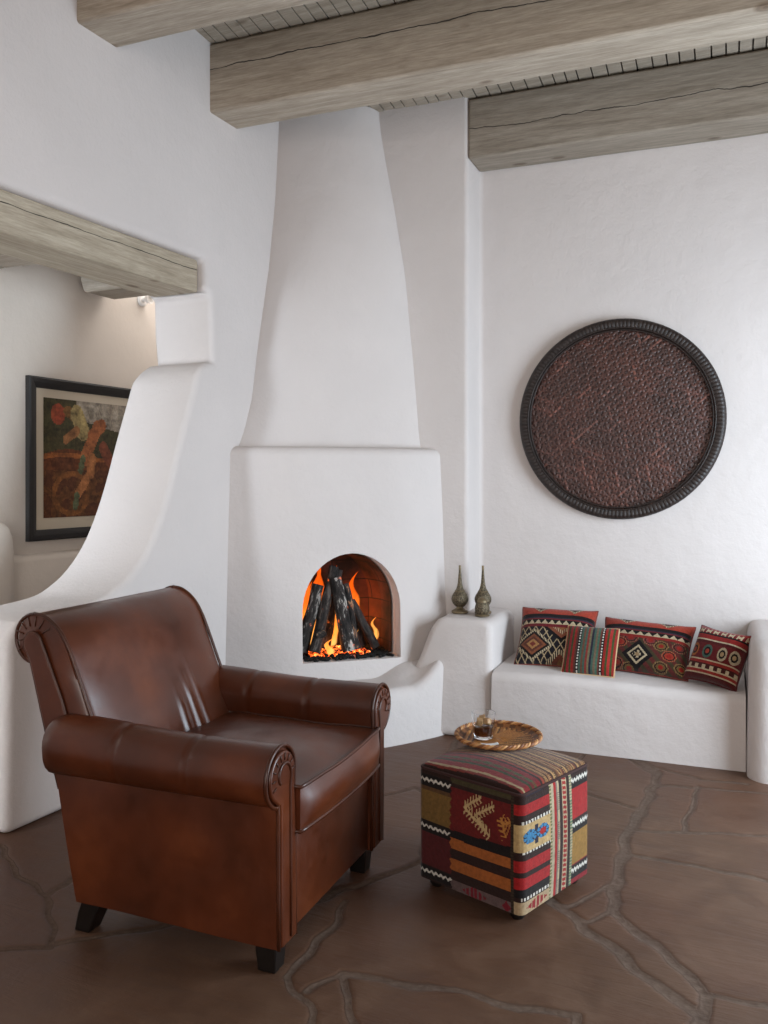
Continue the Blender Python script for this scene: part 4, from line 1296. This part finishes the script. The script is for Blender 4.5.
    wallp(lambda u: (*edge(u, 0), 0, -.2), 40); wallp(lambda u: (*edge(1-u, 1), 0, .2), 40)
    cu = mesh('seat_cushion', V, F, M_LEA, root, sharp=50)
    for top in (True, False):
        pth = [edge(i/20, 0) for i in range(20)]+[edge(1, i/20) for i in range(20)]+[edge(1-i/20, 1) for i in range(20)]+[edge(0, 1-i/20) for i in range(20)]
        v, f = tube_geo([(x, y, cz_(x, y, top)+(.001 if top else -.001)) for x, y in pth], .0062, 8, True)
        mesh('piping', v, f, M_LEAD, cu)
    # rails between the arms
    box('front_rail', .28, .330, -.30, .30, .092, .388, M_LEA, root, .008)
    box('seat_deck', -.335, .31, -.392, .392, .100, .30, M_LEA, root, .006)
    # legs
    def leg(x, y, dx):
        w = .036
        rings = []
        for z, k, s in ((.108, 1.0, 0), (.06, .92, .5), (.0, .78, 1)):
            rings.append([(x+dx*s+w*k*a, y+w*k*b, z) for a, b in ((-1, -1), (1, -1), (1, 1), (-1, 1))])
        v, f = loft_geo(rings); o = mesh('leg', v, f, M_LEG, root, sharp=30); bevel(o, .004, 2)
    leg(.285, -.335, .0); leg(.285, .33, .0); leg(-.312, -.345, -.045); leg(-.312, .345, -.045)
build_chair()

# ------------------------------------------------------------------ light
def area(name, loc, rot, sx, sy, e, col):
    d = bpy.data.lights.new(name, 'AREA'); d.shape = 'RECTANGLE'; d.size = sx; d.size_y = sy; d.energy = e; d.color = col
    o = bpy.data.objects.new(name, d); COL.objects.link(o); o.location = loc; o.rotation_euler = rot
    return o
area('window_daylight', (1.44, 3.52, 1.25), (R(90), 0, R(90)), 1.6, 1.95, 120, (.74, .875, 1.0))
area('rear_fill', (.9, -2.2, 1.7), (R(90), 0, R(8)), 3.2, 2.2, 108, (1.0, .925, .87))  # added soft warm fill behind the camera, no window modelled there
area('hall_daylight', (-3.5, -.8, 1.7), (R(90), 0, 0), .8, 1.8, 180, (.76, .88, 1.0))
area('hall_top_fill', (-3.5, 4.9, 2.96), (0, 0, 0), .5, 1.3, 12, (1.0, .97, .94))  # unseen overhead light, added to brighten the far upper hall wall
w = bpy.data.worlds.new('sky'); scene.world = w; w.use_nodes = True
bg = w.node_tree.nodes['Background']; bg.inputs['Color'].default_value = (1, .95, .92, 1); bg.inputs['Strength'].default_value = .42
vs = scene.view_settings
vs.view_transform = 'Standard'; vs.look = 'None'; vs.exposure = .17; vs.gamma = 1; vs.use_curve_mapping = False
